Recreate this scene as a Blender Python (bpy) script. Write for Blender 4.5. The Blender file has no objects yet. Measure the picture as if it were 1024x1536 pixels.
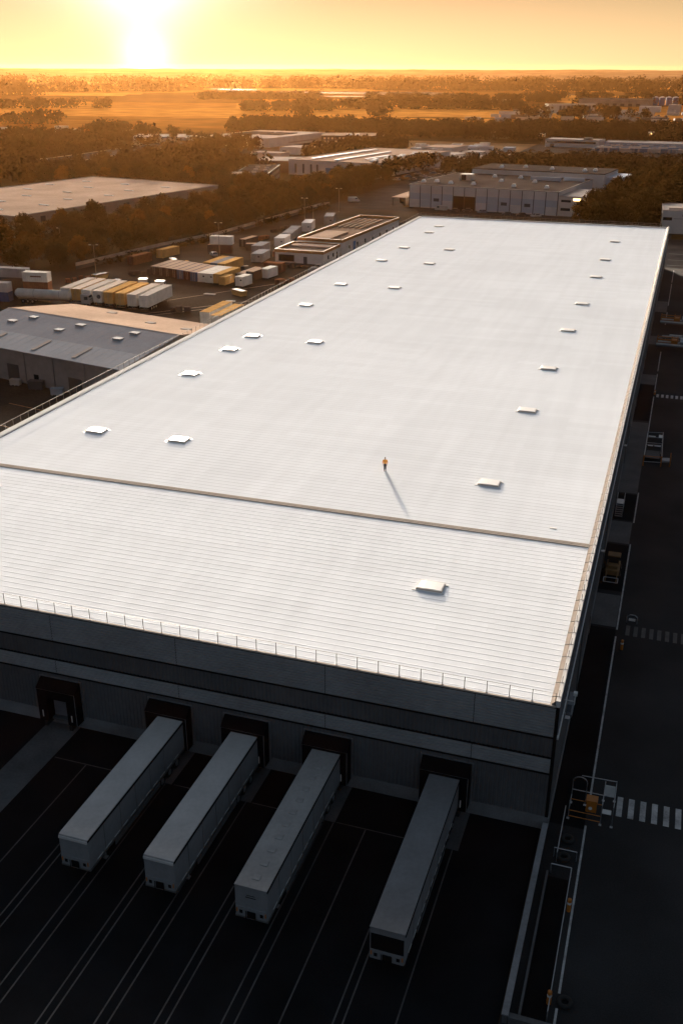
import bpy, math, random
from mathutils import Vector, Matrix, noise
random.seed(11)
R = math.radians
scene = bpy.context.scene
COL = scene.collection

# ------------------------------------------------------------------ materials
def new_mat(name):
    m = bpy.data.materials.new(name); m.use_nodes = True
    nt = m.node_tree
    return m, nt, nt.nodes['Principled BSDF']

def N(nt, kind, **kw):
    n = nt.nodes.new(kind)
    for k, v in kw.items():
        setattr(n, k, v)
    return n

def mat(name, col, rough=0.7, var=0.25, scale=0.35, metal=0.0, bump=0.0, fine=6.0, spec=0.4, rnd=0.0):
    """surface colour broken up by two sizes of procedural staining"""
    m, nt, b = new_mat(name)
    tc = N(nt, 'ShaderNodeTexCoord')
    n1 = N(nt, 'ShaderNodeTexNoise'); n1.inputs['Scale'].default_value = scale; n1.inputs['Detail'].default_value = 5
    n2 = N(nt, 'ShaderNodeTexNoise'); n2.inputs['Scale'].default_value = fine; n2.inputs['Detail'].default_value = 3
    nt.links.new(tc.outputs['Object'], n1.inputs['Vector']); nt.links.new(tc.outputs['Object'], n2.inputs['Vector'])
    ad = N(nt, 'ShaderNodeMath', operation='ADD')
    mu = N(nt, 'ShaderNodeMath', operation='MULTIPLY'); mu.inputs[1].default_value = 0.5
    nt.links.new(n2.outputs['Fac'], mu.inputs[0]); nt.links.new(n1.outputs['Fac'], ad.inputs[0]); nt.links.new(mu.outputs[0], ad.inputs[1])
    mr = N(nt, 'ShaderNodeMapRange'); mr.inputs['From Min'].default_value = 0.45; mr.inputs['From Max'].default_value = 1.05
    mr.inputs['To Min'].default_value = 1 - var; mr.inputs['To Max'].default_value = 1 + var
    nt.links.new(ad.outputs[0], mr.inputs['Value'])
    last = mr.outputs[0]
    if rnd:
        oi = N(nt, 'ShaderNodeObjectInfo')
        r2 = N(nt, 'ShaderNodeMapRange'); r2.inputs['To Min'].default_value = 1 - rnd; r2.inputs['To Max'].default_value = 1 + rnd
        nt.links.new(oi.outputs['Random'], r2.inputs['Value'])
        m2 = N(nt, 'ShaderNodeMath', operation='MULTIPLY')
        nt.links.new(last, m2.inputs[0]); nt.links.new(r2.outputs[0], m2.inputs[1]); last = m2.outputs[0]
    vm = N(nt, 'ShaderNodeVectorMath', operation='SCALE'); vm.inputs[0].default_value = col[:3]
    nt.links.new(last, vm.inputs['Scale'])
    nt.links.new(vm.outputs[0], b.inputs['Base Color'])
    b.inputs['Roughness'].default_value = rough; b.inputs['Metallic'].default_value = metal
    b.inputs['Specular IOR Level'].default_value = spec
    if bump:
        bp = N(nt, 'ShaderNodeBump'); bp.inputs['Strength'].default_value = bump; bp.inputs['Distance'].default_value = 0.02
        nt.links.new(n2.outputs['Fac'], bp.inputs['Height']); nt.links.new(bp.outputs[0], b.inputs['Normal'])
    return m

def emis(name, col, s):
    m, nt, b = new_mat(name)
    b.inputs['Base Color'].default_value = (*col, 1)
    b.inputs['Emission Color'].default_value = (*col, 1); b.inputs['Emission Strength'].default_value = s
    return m

M = {}
M['roof_white'] = mat('roof_white', (0.80, 0.81, 0.83), 0.45, 0.035, 0.10, fine=1.2, spec=0.3)
M['flash_tan'] = mat('flash_tan', (0.50, 0.42, 0.36), 0.6, 0.12, 0.6, spec=0.0)
M['cap_pale'] = mat('cap_pale', (0.62, 0.61, 0.60), 0.5, 0.08, 0.6, spec=0.0)
M['skylight'] = mat('skylight_plastic', (0.82, 0.81, 0.79), 0.3, 0.03, 0.8)
M['skylight_kerb'] = mat('skylight_kerb', (0.78, 0.66, 0.56), 0.6, 0.05, 0.8, spec=0.0)
M['verge_tan'] = mat('verge_tan', (0.20, 0.178, 0.162), 0.7, 0.15, 0.6, spec=0.0)
M['kerb_tan'] = mat('kerb_tan', (0.44, 0.385, 0.335), 0.6, 0.1, 0.8, spec=0.0)
M['clad_band'] = mat('clad_band', (0.315, 0.315, 0.322), 0.45, 0.24, 0.12, metal=0.2, fine=1.5)
M['clad_dark'] = mat('clad_dark', (0.118, 0.12, 0.126), 0.5, 0.24, 0.14, metal=0.2, fine=1.5)
M['clad_side'] = mat('clad_side', (0.15, 0.165, 0.19), 0.45, 0.14, 0.10, metal=0.2, fine=1.0)
M['gap_black'] = mat('gap_black', (0.009, 0.009, 0.010), 0.8, 0.1, spec=0.05)
M['plinth'] = mat('plinth', (0.16, 0.16, 0.165), 0.85, 0.35, 0.5, bump=0.3)
M['dock_rubber'] = mat('dock_rubber', (0.006, 0.006, 0.007), 0.9, 0.25, 1.5, spec=0.03)
M['steel'] = mat('steel', (0.33, 0.34, 0.36), 0.35, 0.2, 1.2, metal=0.7)
M['rail_warm'] = mat('rail_galvanised', (0.27, 0.225, 0.19), 0.6, 0.15, 1.0, spec=0.1)
M['rail_dark'] = mat('rail_dark', (0.16, 0.155, 0.15), 0.5, 0.15, 1.0, metal=0.5)
M['white_paint'] = mat('white_paint', (0.62, 0.62, 0.61), 0.5, 0.18, 0.5, fine=3)
M['line_paint'] = mat('line_paint', (0.33, 0.33, 0.335), 0.7, 0.55, 0.9, fine=5)
M['line_faint'] = mat('line_faint', (0.055, 0.056, 0.058), 0.7, 0.5, 0.8, fine=5)
M['line_orange'] = mat('line_orange', (0.35, 0.16, 0.05), 0.7, 0.6, 0.8, fine=5)
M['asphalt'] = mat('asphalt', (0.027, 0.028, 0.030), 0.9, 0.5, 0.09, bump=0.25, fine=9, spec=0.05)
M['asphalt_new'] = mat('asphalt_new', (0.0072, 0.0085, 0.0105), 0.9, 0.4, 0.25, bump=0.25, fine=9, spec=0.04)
M['road'] = mat('road', (0.045, 0.044, 0.043), 0.85, 0.4, 0.12, fine=6, spec=0.0)
M['yard'] = mat('yard_surface', (0.045, 0.037, 0.030), 0.8, 0.6, 0.06, bump=0.3, fine=2.0, spec=0.0)
M['concrete'] = mat('concrete', (0.19, 0.19, 0.20), 0.85, 0.35, 0.35, bump=0.2, fine=4)
M['concrete_dark'] = mat('concrete_dark', (0.075, 0.076, 0.08), 0.85, 0.4, 0.35, bump=0.2, fine=4)
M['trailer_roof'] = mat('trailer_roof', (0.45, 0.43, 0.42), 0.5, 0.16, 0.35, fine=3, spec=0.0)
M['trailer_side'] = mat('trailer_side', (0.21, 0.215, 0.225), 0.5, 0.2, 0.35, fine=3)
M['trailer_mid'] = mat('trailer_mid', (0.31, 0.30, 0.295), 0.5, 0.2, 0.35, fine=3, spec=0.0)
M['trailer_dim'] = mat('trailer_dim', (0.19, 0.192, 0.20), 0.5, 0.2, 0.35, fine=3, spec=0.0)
M['rubber'] = mat('rubber', (0.012, 0.012, 0.012), 0.85, 0.2, 2)
M['orange'] = mat('orange_paint', (0.40, 0.13, 0.014), 0.5, 0.2, 1.0)
M['hivis'] = mat('hivis_jacket', (0.85, 0.36, 0.05), 0.8, 0.12, 5)
M['navy'] = mat('navy_cloth', (0.015, 0.018, 0.028), 0.9, 0.2, 5)
M['skin'] = mat('skin', (0.45, 0.27, 0.19), 0.6, 0.08, 8)
M['hair'] = mat('hair', (0.012, 0.009, 0.008), 0.7, 0.2, 9)
M['shoe'] = mat('shoe', (0.01, 0.01, 0.01), 0.6, 0.2, 9)
M['glass'] = mat('window_glass', (0.02, 0.022, 0.026), 0.08, 0.1, 2, spec=0.6)
M['wall_white'] = mat('wall_white', (0.52, 0.50, 0.49), 0.7, 0.12, 0.15, fine=1.0, rnd=0.08, spec=0.0)
M['wall_cream'] = mat('wall_cream', (0.50, 0.45, 0.40), 0.75, 0.14, 0.2, rnd=0.08)
M['wall_grey'] = mat('wall_grey', (0.24, 0.22, 0.205), 0.8, 0.25, 0.12, fine=1.0)
M['wall_blue'] = mat('wall_blue', (0.36, 0.40, 0.47), 0.6, 0.12, 0.15, fine=1.0)
M['wall_brick'] = mat('wall_brick', (0.13, 0.075, 0.05), 0.85, 0.3, 0.3, fine=2.0)
M['wall_dark'] = mat('wall_dark', (0.075, 0.065, 0.06), 0.8, 0.25, 0.3)
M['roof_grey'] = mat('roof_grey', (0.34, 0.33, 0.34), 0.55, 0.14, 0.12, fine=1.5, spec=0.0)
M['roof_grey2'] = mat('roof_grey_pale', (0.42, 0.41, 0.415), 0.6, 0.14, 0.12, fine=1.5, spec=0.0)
M['roof_felt'] = mat('roof_felt', (0.065, 0.056, 0.052), 0.75, 0.35, 0.1, fine=1.0, spec=0.0)
M['roof_brown'] = mat('roof_brown', (0.20, 0.145, 0.11), 0.7, 0.35, 0.12, fine=1.0, spec=0.0)
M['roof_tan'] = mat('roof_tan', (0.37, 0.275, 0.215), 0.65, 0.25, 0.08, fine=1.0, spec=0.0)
M['roof_pale'] = mat('roof_pale', (0.40, 0.355, 0.32), 0.6, 0.2, 0.1, fine=1.0, spec=0.0)
M['trim_orange'] = mat('trim_orange', (0.32, 0.135, 0.035), 0.6, 0.2, 0.6)
M['blue'] = mat('blue_paint', (0.04, 0.12, 0.30), 0.5, 0.2, 0.4)
M['c_white'] = mat('container_white', (0.62, 0.58, 0.53), 0.6, 0.22, 0.5, rnd=0.12, spec=0.0)
M['c_tan'] = mat('container_tan', (0.48, 0.28, 0.11), 0.6, 0.3, 0.5, rnd=0.15, spec=0.0)
M['c_dark'] = mat('container_dark', (0.055, 0.045, 0.042), 0.65, 0.3, 0.5, rnd=0.2, spec=0.0)
M['c_blue'] = mat('container_blue', (0.05, 0.09, 0.17), 0.6, 0.3, 0.5, rnd=0.2, spec=0.0)
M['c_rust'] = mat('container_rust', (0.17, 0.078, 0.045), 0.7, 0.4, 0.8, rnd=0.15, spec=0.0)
M['c_grey'] = mat('container_grey', (0.22, 0.22, 0.23), 0.65, 0.3, 0.5, rnd=0.15, spec=0.0)
M['wall_precast'] = mat('precast', (0.38, 0.32, 0.27), 0.85, 0.3, 0.4, spec=0.0)
M['orange_glow'] = emis('orange_glow', (1.0, 0.55, 0.2), 1.6)  # also the glow of the plates that imitate sun glints
M['car_white'] = mat('car_white', (0.36, 0.35, 0.34), 0.5, 0.1, 1, rnd=0.15, spec=0.1)
M['car_dark'] = mat('car_dark', (0.035, 0.04, 0.05), 0.3, 0.1, 1, rnd=0.4)
M['car_blue'] = mat('car_blue', (0.09, 0.14, 0.22), 0.3, 0.1, 1, rnd=0.3)
M['bark'] = mat('bark', (0.07, 0.045, 0.03), 0.9, 0.3, 1.5)

def leaf_mat(name, c1, c2, tr):
    m, nt, b = new_mat(name)
    nt.nodes.remove(b)
    out = nt.nodes['Material Output']
    tc = N(nt, 'ShaderNodeTexCoord'); ns = N(nt, 'ShaderNodeTexNoise'); ns.inputs['Scale'].default_value = 0.45; ns.inputs['Detail'].default_value = 4
    nt.links.new(tc.outputs['Object'], ns.inputs['Vector'])
    oi = N(nt, 'ShaderNodeObjectInfo')
    ad = N(nt, 'ShaderNodeMath', operation='MULTIPLY_ADD'); ad.inputs[1].default_value = 0.7
    sb = N(nt, 'ShaderNodeMath', operation='SUBTRACT'); sb.inputs[1].default_value = 0.35
    nt.links.new(oi.outputs['Random'], ad.inputs[0]); nt.links.new(ns.outputs['Fac'], sb.inputs[0]); nt.links.new(sb.outputs[0], ad.inputs[2])
    mx = N(nt, 'ShaderNodeMix', data_type='RGBA'); mx.inputs[6].default_value = (*c1, 1); mx.inputs[7].default_value = (*c2, 1)
    nt.links.new(ad.outputs[0], mx.inputs[0])
    d = N(nt, 'ShaderNodeBsdfDiffuse'); t = N(nt, 'ShaderNodeBsdfTranslucent')
    nt.links.new(mx.outputs[2], d.inputs['Color']); nt.links.new(mx.outputs[2], t.inputs['Color'])
    ms = N(nt, 'ShaderNodeMixShader'); ms.inputs[0].default_value = tr
    nt.links.new(d.outputs[0], ms.inputs[1]); nt.links.new(t.outputs[0], ms.inputs[2]); nt.links.new(ms.outputs[0], out.inputs['Surface'])
    return m
M['leaf'] = leaf_mat('leaf_autumn', (0.024, 0.0165, 0.006), (0.072, 0.037, 0.0085), 0.25)
M['leaf_bright'] = leaf_mat('leaf_golden', (0.075, 0.036, 0.008), (0.14, 0.065, 0.012), 0.28)
M['leaf_far'] = leaf_mat('leaf_far', (0.022, 0.014, 0.006), (0.055, 0.028, 0.009), 0.15)

# ------------------------------------------------------------------ mesh building
class MB:
    def __init__(s): s.v = []; s.f = []; s.m = []; s.n = []
    def quad(s, pts, mi=0):
        i = len(s.v); s.v += [tuple(p) for p in pts]; s.f.append(tuple(range(i, i + len(pts)))); s.m.append(mi)
    def box(s, x0, x1, y0, y1, z0, z1, mi=0, top=None):
        i = len(s.v)
        s.v += [(x0,y0,z0),(x1,y0,z0),(x1,y1,z0),(x0,y1,z0),(x0,y0,z1),(x1,y0,z1),(x1,y1,z1),(x0,y1,z1)]
        for k, f in enumerate([(0,3,2,1),(4,5,6,7),(0,1,5,4),(1,2,6,5),(2,3,7,6),(3,0,4,7)]):
            s.f.append(tuple(i + a for a in f)); s.m.append(top if (top is not None and k == 1) else mi)
    def prism(s, prof, a0, a1, axis='y', mi=0):
        """closed profile (list of 2-d points) extruded along an axis"""
        n = len(prof); i = len(s.v)
        for a in (a0, a1):
            for p, q in prof:
                s.v.append((p, a, q) if axis == 'y' else ((a, p, q) if axis == 'x' else (p, q, a)))
        s.f.append(tuple(range(i + n - 1, i - 1, -1))); s.f.append(tuple(range(i + n, i + 2 * n))); s.m += [mi, mi]
        for k in range(n):
            k2 = (k + 1) % n
            s.f.append((i + k, i + k2, i + n + k2, i + n + k)); s.m.append(mi)
    def tube(s, a, b, r, n=6, mi=0, r2=None):
        a = Vector(a); b = Vector(b); d = (b - a).normalized()
        u = d.orthogonal().normalized(); w = d.cross(u); i = len(s.v); r2 = r if r2 is None else r2
        for c, rr in ((a, r), (b, r2)):
            for k in range(n):
                t = 2 * math.pi * k / n; s.v.append(tuple(c + u * (rr * math.cos(t)) + w * (rr * math.sin(t))))
        for k in range(n):
            k2 = (k + 1) % n; s.f.append((i + k, i + k2, i + n + k2, i + n + k)); s.m.append(mi)
        s.f.append(tuple(range(i + n - 1, i - 1, -1))); s.f.append(tuple(range(i + n, i + 2 * n))); s.m += [mi, mi]
    def ring(s, c, R1, r, axis='z', n=16, k=7, mi=0):
        i = len(s.v)
        for a in range(n):
            t = 2 * math.pi * a / n
            for b in range(k):
                q = 2 * math.pi * b / k; rr = R1 + r * math.cos(q); h = r * math.sin(q)
                p = (rr * math.cos(t), rr * math.sin(t), h)
                if axis == 'x': p = (h, rr * math.cos(t), rr * math.sin(t))
                s.v.append((c[0] + p[0], c[1] + p[1], c[2] + p[2]))
        for a in range(n):
            for b in range(k):
                s.f.append((i + a*k + b, i + ((a+1) % n)*k + b, i + ((a+1) % n)*k + (b+1) % k, i + a*k + (b+1) % k)); s.m.append(mi)
    def build(s, name, mats, parent=None, loc=None, rot=None, bevel=0, smooth=False):
        me = bpy.data.meshes.new(name); me.from_pydata(s.v, [], s.f)
        if not isinstance(mats, (list, tuple)): mats = [mats]
        for m in mats: me.materials.append(M[m] if isinstance(m, str) else m)
        if len(mats) > 1: me.polygons.foreach_set('material_index', s.m)
        if smooth: me.polygons.foreach_set('use_smooth', [True] * len(s.f))
        if s.n:
            me.polygons.foreach_set('use_smooth', [True] * len(s.f)); me.update(); me.normals_split_custom_set_from_vertices(s.n)
        me.update()
        o = bpy.data.objects.new(name, me); COL.objects.link(o)
        if parent: o.parent = parent
        if loc: o.location = loc
        if rot: o.rotation_euler = (0, 0, rot)
        if bevel:
            b = o.modifiers.new('bevel', 'BEVEL'); b.width = bevel; b.segments = 2; b.limit_method = 'ANGLE'
        return o

def tag(o, label, cat, group=None):
    o['label'] = label; o['category'] = cat
    if group: o['group'] = group
    return o
def thing(name, label, cat, loc=(0,0,0), rot=0, group=None):
    o = bpy.data.objects.new(name, None); COL.objects.link(o); o.empty_display_size = 0.3
    o.location = loc; o.rotation_euler = (0, 0, rot)
    return tag(o, label, cat, group)
def struct(o, kind='structure'):
    o['kind'] = kind; return o
def dup(root, loc, rot=0, label=None, group=None, mats=None):
    r = root.copy(); COL.objects.link(r); r.location = loc; r.rotation_euler = (0, 0, rot)
    if label: r['label'] = label
    if group: r['group'] = group
    for ch in list(root.children):
        c = ch.copy(); COL.objects.link(c); c.parent = r
        for g in list(ch.children):
            d = g.copy(); COL.objects.link(d); d.parent = c
    return r

# ------------------------------------------------------------------ camera, sun, sky, air
cam_d = bpy.data.cameras.new('camera'); cam = bpy.data.objects.new('camera', cam_d); COL.objects.link(cam)
PITCH, YAW, ROLL = 24.016, 18.335, 0.171
cam.matrix_world = Matrix.Translation((0, 0, 56)) @ Matrix.Rotation(R(YAW), 4, 'Z') @ Matrix.Rotation(R(90 - PITCH), 4, 'X') @ Matrix.Rotation(R(ROLL), 4, 'Z')
cam_d.sensor_fit = 'VERTICAL'; cam_d.sensor_height = 24.0
cam_d.lens = 24.0 * 1499.0 / 1536.0
cam_d.clip_start = 0.5; cam_d.clip_end = 90000
scene.camera = cam

SUN_AZ, SUN_EL = 26.8, 7.0                       # degrees left of +Y, and above the horizon
S = Vector((-math.sin(R(SUN_AZ)) * math.cos(R(SUN_EL)), math.cos(R(SUN_AZ)) * math.cos(R(SUN_EL)), math.sin(R(SUN_EL))))
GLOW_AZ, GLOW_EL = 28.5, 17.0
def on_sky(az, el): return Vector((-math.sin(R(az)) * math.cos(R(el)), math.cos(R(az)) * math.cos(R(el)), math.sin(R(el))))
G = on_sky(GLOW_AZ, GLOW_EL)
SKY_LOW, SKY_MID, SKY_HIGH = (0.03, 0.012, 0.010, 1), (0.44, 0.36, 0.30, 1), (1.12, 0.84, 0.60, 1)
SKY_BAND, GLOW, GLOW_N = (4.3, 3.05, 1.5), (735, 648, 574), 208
sd = bpy.data.lights.new('sun', 'SUN'); sd.energy = 2.1; sd.angle = R(0.5); sd.color = (1.0, 0.80, 0.58)
sun = bpy.data.objects.new('sun', sd); COL.objects.link(sun); sun.rotation_euler = (-S).to_track_quat('-Z', 'Y').to_euler(); sun.location = (0, 0, 200)

w = bpy.data.worlds.new('World'); scene.world = w; w.use_nodes = True
nt = w.node_tree; bg = nt.nodes['Background']
sky = N(nt, 'ShaderNodeTexSky', sky_type='NISHITA'); sky.sun_disc = False
sky.sun_elevation = R(SUN_EL); sky.sun_rotation = R(-SUN_AZ) % (2 * math.pi)
sky.altitude = 0; sky.air_density = 0.6; sky.dust_density = 0.6; sky.ozone_density = 1.0
# hazy evening air: the low sky is warm and dimmed, the high sky cool
tc = N(nt, 'ShaderNodeTexCoord'); sxyz = N(nt, 'ShaderNodeSeparateXYZ'); nt.links.new(tc.outputs['Generated'], sxyz.inputs[0])
nrm = N(nt, 'ShaderNodeVectorMath', operation='NORMALIZE'); nt.links.new(tc.outputs['Generated'], nrm.inputs[0])
nt.links.new(nrm.outputs[0], sxyz.inputs[0])
ramp = N(nt, 'ShaderNodeValToRGB'); e = ramp.color_ramp.elements
e[0].position = 0.0; e[0].color = SKY_LOW
e[1].position = 0.5; e[1].color = SKY_HIGH
q = ramp.color_ramp.elements.new(0.12); q.color = SKY_LOW
q = ramp.color_ramp.elements.new(0.28); q.color = SKY_MID
nt.links.new(sxyz.outputs['Z'], ramp.inputs[0])
vmul = N(nt, 'ShaderNodeVectorMath', operation='MULTIPLY'); nt.links.new(sky.outputs[0], vmul.inputs[0]); nt.links.new(ramp.outputs[0], vmul.inputs[1])
# dusty band low over the horizon on the sun's side
band = N(nt, 'ShaderNodeMapRange'); band.interpolation_type = 'SMOOTHSTEP'; band.inputs['From Min'].default_value = 0.16; band.inputs['From Max'].default_value = -0.02
nt.links.new(sxyz.outputs['Z'], band.inputs['Value'])
side = N(nt, 'ShaderNodeVectorMath', operation='DOT_PRODUCT'); nt.links.new(nrm.outputs[0], side.inputs[0]); side.inputs[1].default_value = S
smr = N(nt, 'ShaderNodeMapRange'); smr.inputs['From Min'].default_value = 0.3; smr.inputs['From Max'].default_value = 1.0; nt.links.new(side.outputs['Value'], smr.inputs['Value'])
bm_ = N(nt, 'ShaderNodeMath', operation='MULTIPLY'); nt.links.new(band.outputs[0], bm_.inputs[0]); nt.links.new(smr.outputs[0], bm_.inputs[1])
bs = N(nt, 'ShaderNodeVectorMath', operation='SCALE'); bs.inputs[0].default_value = SKY_BAND; nt.links.new(bm_.outputs[0], bs.inputs['Scale'])
# wide white glow lobe added above the sun to fill shadows on the roof
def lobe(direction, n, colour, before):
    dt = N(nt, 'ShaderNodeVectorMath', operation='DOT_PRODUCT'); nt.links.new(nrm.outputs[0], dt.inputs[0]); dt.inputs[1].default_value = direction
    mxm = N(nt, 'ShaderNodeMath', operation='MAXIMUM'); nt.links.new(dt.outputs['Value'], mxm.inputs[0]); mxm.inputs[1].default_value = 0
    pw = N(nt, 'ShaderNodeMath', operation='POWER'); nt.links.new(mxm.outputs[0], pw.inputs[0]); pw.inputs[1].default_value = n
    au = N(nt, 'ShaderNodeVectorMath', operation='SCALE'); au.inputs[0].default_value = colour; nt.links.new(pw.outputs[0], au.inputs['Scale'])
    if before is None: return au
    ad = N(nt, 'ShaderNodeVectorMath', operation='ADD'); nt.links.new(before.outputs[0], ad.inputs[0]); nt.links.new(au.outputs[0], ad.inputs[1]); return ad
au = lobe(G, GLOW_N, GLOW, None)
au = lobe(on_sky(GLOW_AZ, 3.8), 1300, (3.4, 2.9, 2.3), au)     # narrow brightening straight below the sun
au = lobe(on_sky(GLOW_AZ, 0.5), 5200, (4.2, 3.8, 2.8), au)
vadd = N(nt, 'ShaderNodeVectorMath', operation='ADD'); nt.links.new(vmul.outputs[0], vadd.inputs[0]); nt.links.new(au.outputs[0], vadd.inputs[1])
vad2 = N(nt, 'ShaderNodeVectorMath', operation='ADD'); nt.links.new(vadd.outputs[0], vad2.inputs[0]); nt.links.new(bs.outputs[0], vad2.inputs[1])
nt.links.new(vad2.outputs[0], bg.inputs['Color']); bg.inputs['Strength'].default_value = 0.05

vs = scene.view_settings; scene.display_settings.display_device = 'sRGB'
vs.view_transform = 'Standard'; vs.look = 'None'; vs.gamma = 1; vs.exposure = 2.53
cy = scene.cycles if hasattr(scene, 'cycles') else None
scene.render.engine = 'CYCLES'
scene.cycles.max_bounces = 6; scene.cycles.volume_bounces = 0; scene.cycles.transparent_max_bounces = 4
scene.cycles.use_denoising = True

hz = MB(); hz.box(-9600, 9600, -9600, 9600, -2, 64)
hm = bpy.data.materials.new('haze_air'); hm.use_nodes = True; hnt = hm.node_tree
hnt.nodes.remove(hnt.nodes['Principled BSDF'])
pv = N(hnt, 'ShaderNodeVolumePrincipled'); pv.inputs['Color'].default_value = (1.0, 0.45, 0.13, 1)
pv.inputs['Density'].default_value = 0.0000130; pv.inputs['Anisotropy'].default_value = 0.77
pv.inputs['Density Attribute'].default_value = ''
hnt.links.new(pv.outputs[0], hnt.nodes['Material Output'].inputs['Volume'])
try: hm.cycles.homogeneous_volume = True
except Exception: pass
struct(hz.build('haze', hm), 'stuff')

# ------------------------------------------------------------------ ground
def ground_mat():
    m, nt, b = new_mat('ground_fields')
    tc = N(nt, 'ShaderNodeTexCoord')
    mp = N(nt, 'ShaderNodeMapping'); mp.inputs['Rotation'].default_value = (0, 0, R(-14)); mp.inputs['Scale'].default_value = (0.0022, 0.0040, 1)
    nt.links.new(tc.outputs['Object'], mp.inputs['Vector'])
    vo = N(nt, 'ShaderNodeTexVoronoi'); vo.distance = 'CHEBYCHEV'; vo.inputs['Scale'].default_value = 1.0; vo.inputs['Randomness'].default_value = 0.8
    nt.links.new(mp.outputs[0], vo.inputs['Vector'])
    sx = N(nt, 'ShaderNodeSeparateColor'); nt.links.new(vo.outputs['Color'], sx.inputs[0])
    cr = N(nt, 'ShaderNodeValToRGB'); e = cr.color_ramp.elements
    e[0].position = 0; e[0].color = (0.085, 0.038, 0.012, 1); e[1].position = 1; e[1].color = (0.52, 0.23, 0.055, 1)
    a = cr.color_ramp.elements.new(0.4); a.color = (0.23, 0.095, 0.024, 1)
    a = cr.color_ramp.elements.new(0.7); a.color = (0.40, 0.17, 0.040, 1)
    nt.links.new(sx.outputs[0], cr.inputs[0])
    n1 = N(nt, 'ShaderNodeTexNoise'); n1.inputs['Scale'].default_value = 0.03; n1.inputs['Detail'].default_value = 8
    nt.links.new(tc.outputs['Object'], n1.inputs['Vector'])
    mr = N(nt, 'ShaderNodeMapRange'); mr.inputs['From Min'].default_value = .3; mr.inputs['From Max'].default_value = .7
    mr.inputs['To Min'].default_value = 0.6; mr.inputs['To Max'].default_value = 1.25
    nt.links.new(n1.outputs['Fac'], mr.inputs['Value'])
    vm = N(nt, 'ShaderNodeVectorMath', operation='SCALE'); nt.links.new(cr.outputs[0], vm.inputs[0]); nt.links.new(mr.outputs[0], vm.inputs['Scale'])
    # the industrial estate itself stands on rough brown grass
    ln = N(nt, 'ShaderNodeVectorMath', operation='LENGTH'); nt.links.new(tc.outputs['Object'], ln.inputs[0])
    m2 = N(nt, 'ShaderNodeMapRange'); m2.inputs['From Min'].default_value = 900; m2.inputs['From Max'].default_value = 1050
    nt.links.new(ln.outputs['Value'], m2.inputs['Value'])
    g = N(nt, 'ShaderNodeVectorMath', operation='SCALE'); g.inputs[0].default_value = (0.055, 0.040, 0.022); nt.links.new(mr.outputs[0], g.inputs['Scale'])
    mx = N(nt, 'ShaderNodeMix', data_type='RGBA'); nt.links.new(m2.outputs[0], mx.inputs[0]); nt.links.new(g.outputs[0], mx.inputs[6]); nt.links.new(vm.outputs[0], mx.inputs[7])
    nt.links.new(mx.outputs[2], b.inputs['Base Color']); b.inputs['Roughness'].default_value = 1.0; b.inputs['Specular IOR Level'].default_value = 0.0
    return m
M['ground'] = ground_mat()
g = MB()
ticks = [-9400, -5000, -2500, -1200, -600, -300, -150, 0, 150, 300, 600, 1200, 2500, 5000, 9400]
idx = {}
for i, x in enumerate(ticks):
    for j, y in enumerate(ticks):
        idx[i, j] = len(g.v); g.v.append((x, y, 0))
for i in range(len(ticks) - 1):
    for j in range(len(ticks) - 1):
        g.f.append((idx[i, j], idx[i+1, j], idx[i+1, j+1], idx[i, j+1])); g.m.append(0)
struct(g.build('ground', 'ground'))

# low wooded ridges far off, seen only as the uneven line of the horizon
hl = MB(); rh = random.Random(4)
for dist, hh, wd in ((3900, 9, 260), (5200, 26, 500), (6900, 41, 900)):
    n = 520; prev = None
    for k in range(n + 1):
        a = R(-70 + 170 * k / n)
        h = hh * (1 + 0.10 * noise.noise(Vector((k * 0.05, dist * .01, 0))) + 0.07 * noise.noise(Vector((k * 0.33, dist, 2))) + 0.03 * rh.random())
        if hh < 20: h *= max(0.0, 0.5 + 1.3 * noise.noise(Vector((k * 0.21, dist * .013, 4))))
        c = Vector((-math.sin(a), math.cos(a), 0))
        ring = [c * (dist - wd) + Vector((0, 0, -.5)), c * (dist - wd * .35) + Vector((0, 0, h * .72)), c * dist + Vector((0, 0, h)), c * (dist + wd) + Vector((0, 0, -.5))]
        if prev:
            for q in range(3): hl.quad([prev[q], ring[q], ring[q+1], prev[q+1]])
        prev = ring
M['hill'] = mat('hill_woods', (0.26, 0.15, 0.075), 1.0, 0.5, 0.004, fine=0.02, spec=0.0)
struct(hl.build('hills', 'hill'))

def sheet(name, pts, z, m, kind='structure', parent=None):
    b = MB(); b.quad([(x, y, z) for x, y in pts]); o = b.build(name, m, parent)
    if kind: struct(o, kind)
    return o
def rect(x0, x1, y0, y1): return [(x0, y0), (x1, y0), (x1, y1), (x0, y1)]

# water far off
def water_mat():
    m, nt, b = new_mat('water')
    b.inputs['Base Color'].default_value = (0.02, 0.02, 0.02, 1); b.inputs['Roughness'].default_value = 0.12; b.inputs['Specular IOR Level'].default_value = 0.6
    return m
M['water'] = water_mat()
sheet('lake', [(-1000, 2440), (-900, 2350), (-700, 2290), (-560, 2200), (-470, 2290), (-560, 2480), (-640, 2610), (-800, 2500)], 0.35, 'water')
sheet('lake', [(-1260, 2660), (-1140, 2540), (-1080, 2600), (-1200, 2720)], 0.35, 'water')
sheet('lake', [(-290, 2440), (-235, 2380), (-225, 2430), (-280, 2490)], 0.35, 'water')
sheet('lake', [(-760, 2120), (-690, 2060), (-540, 2170), (-590, 2220)], 0.35, 'water')

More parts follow.
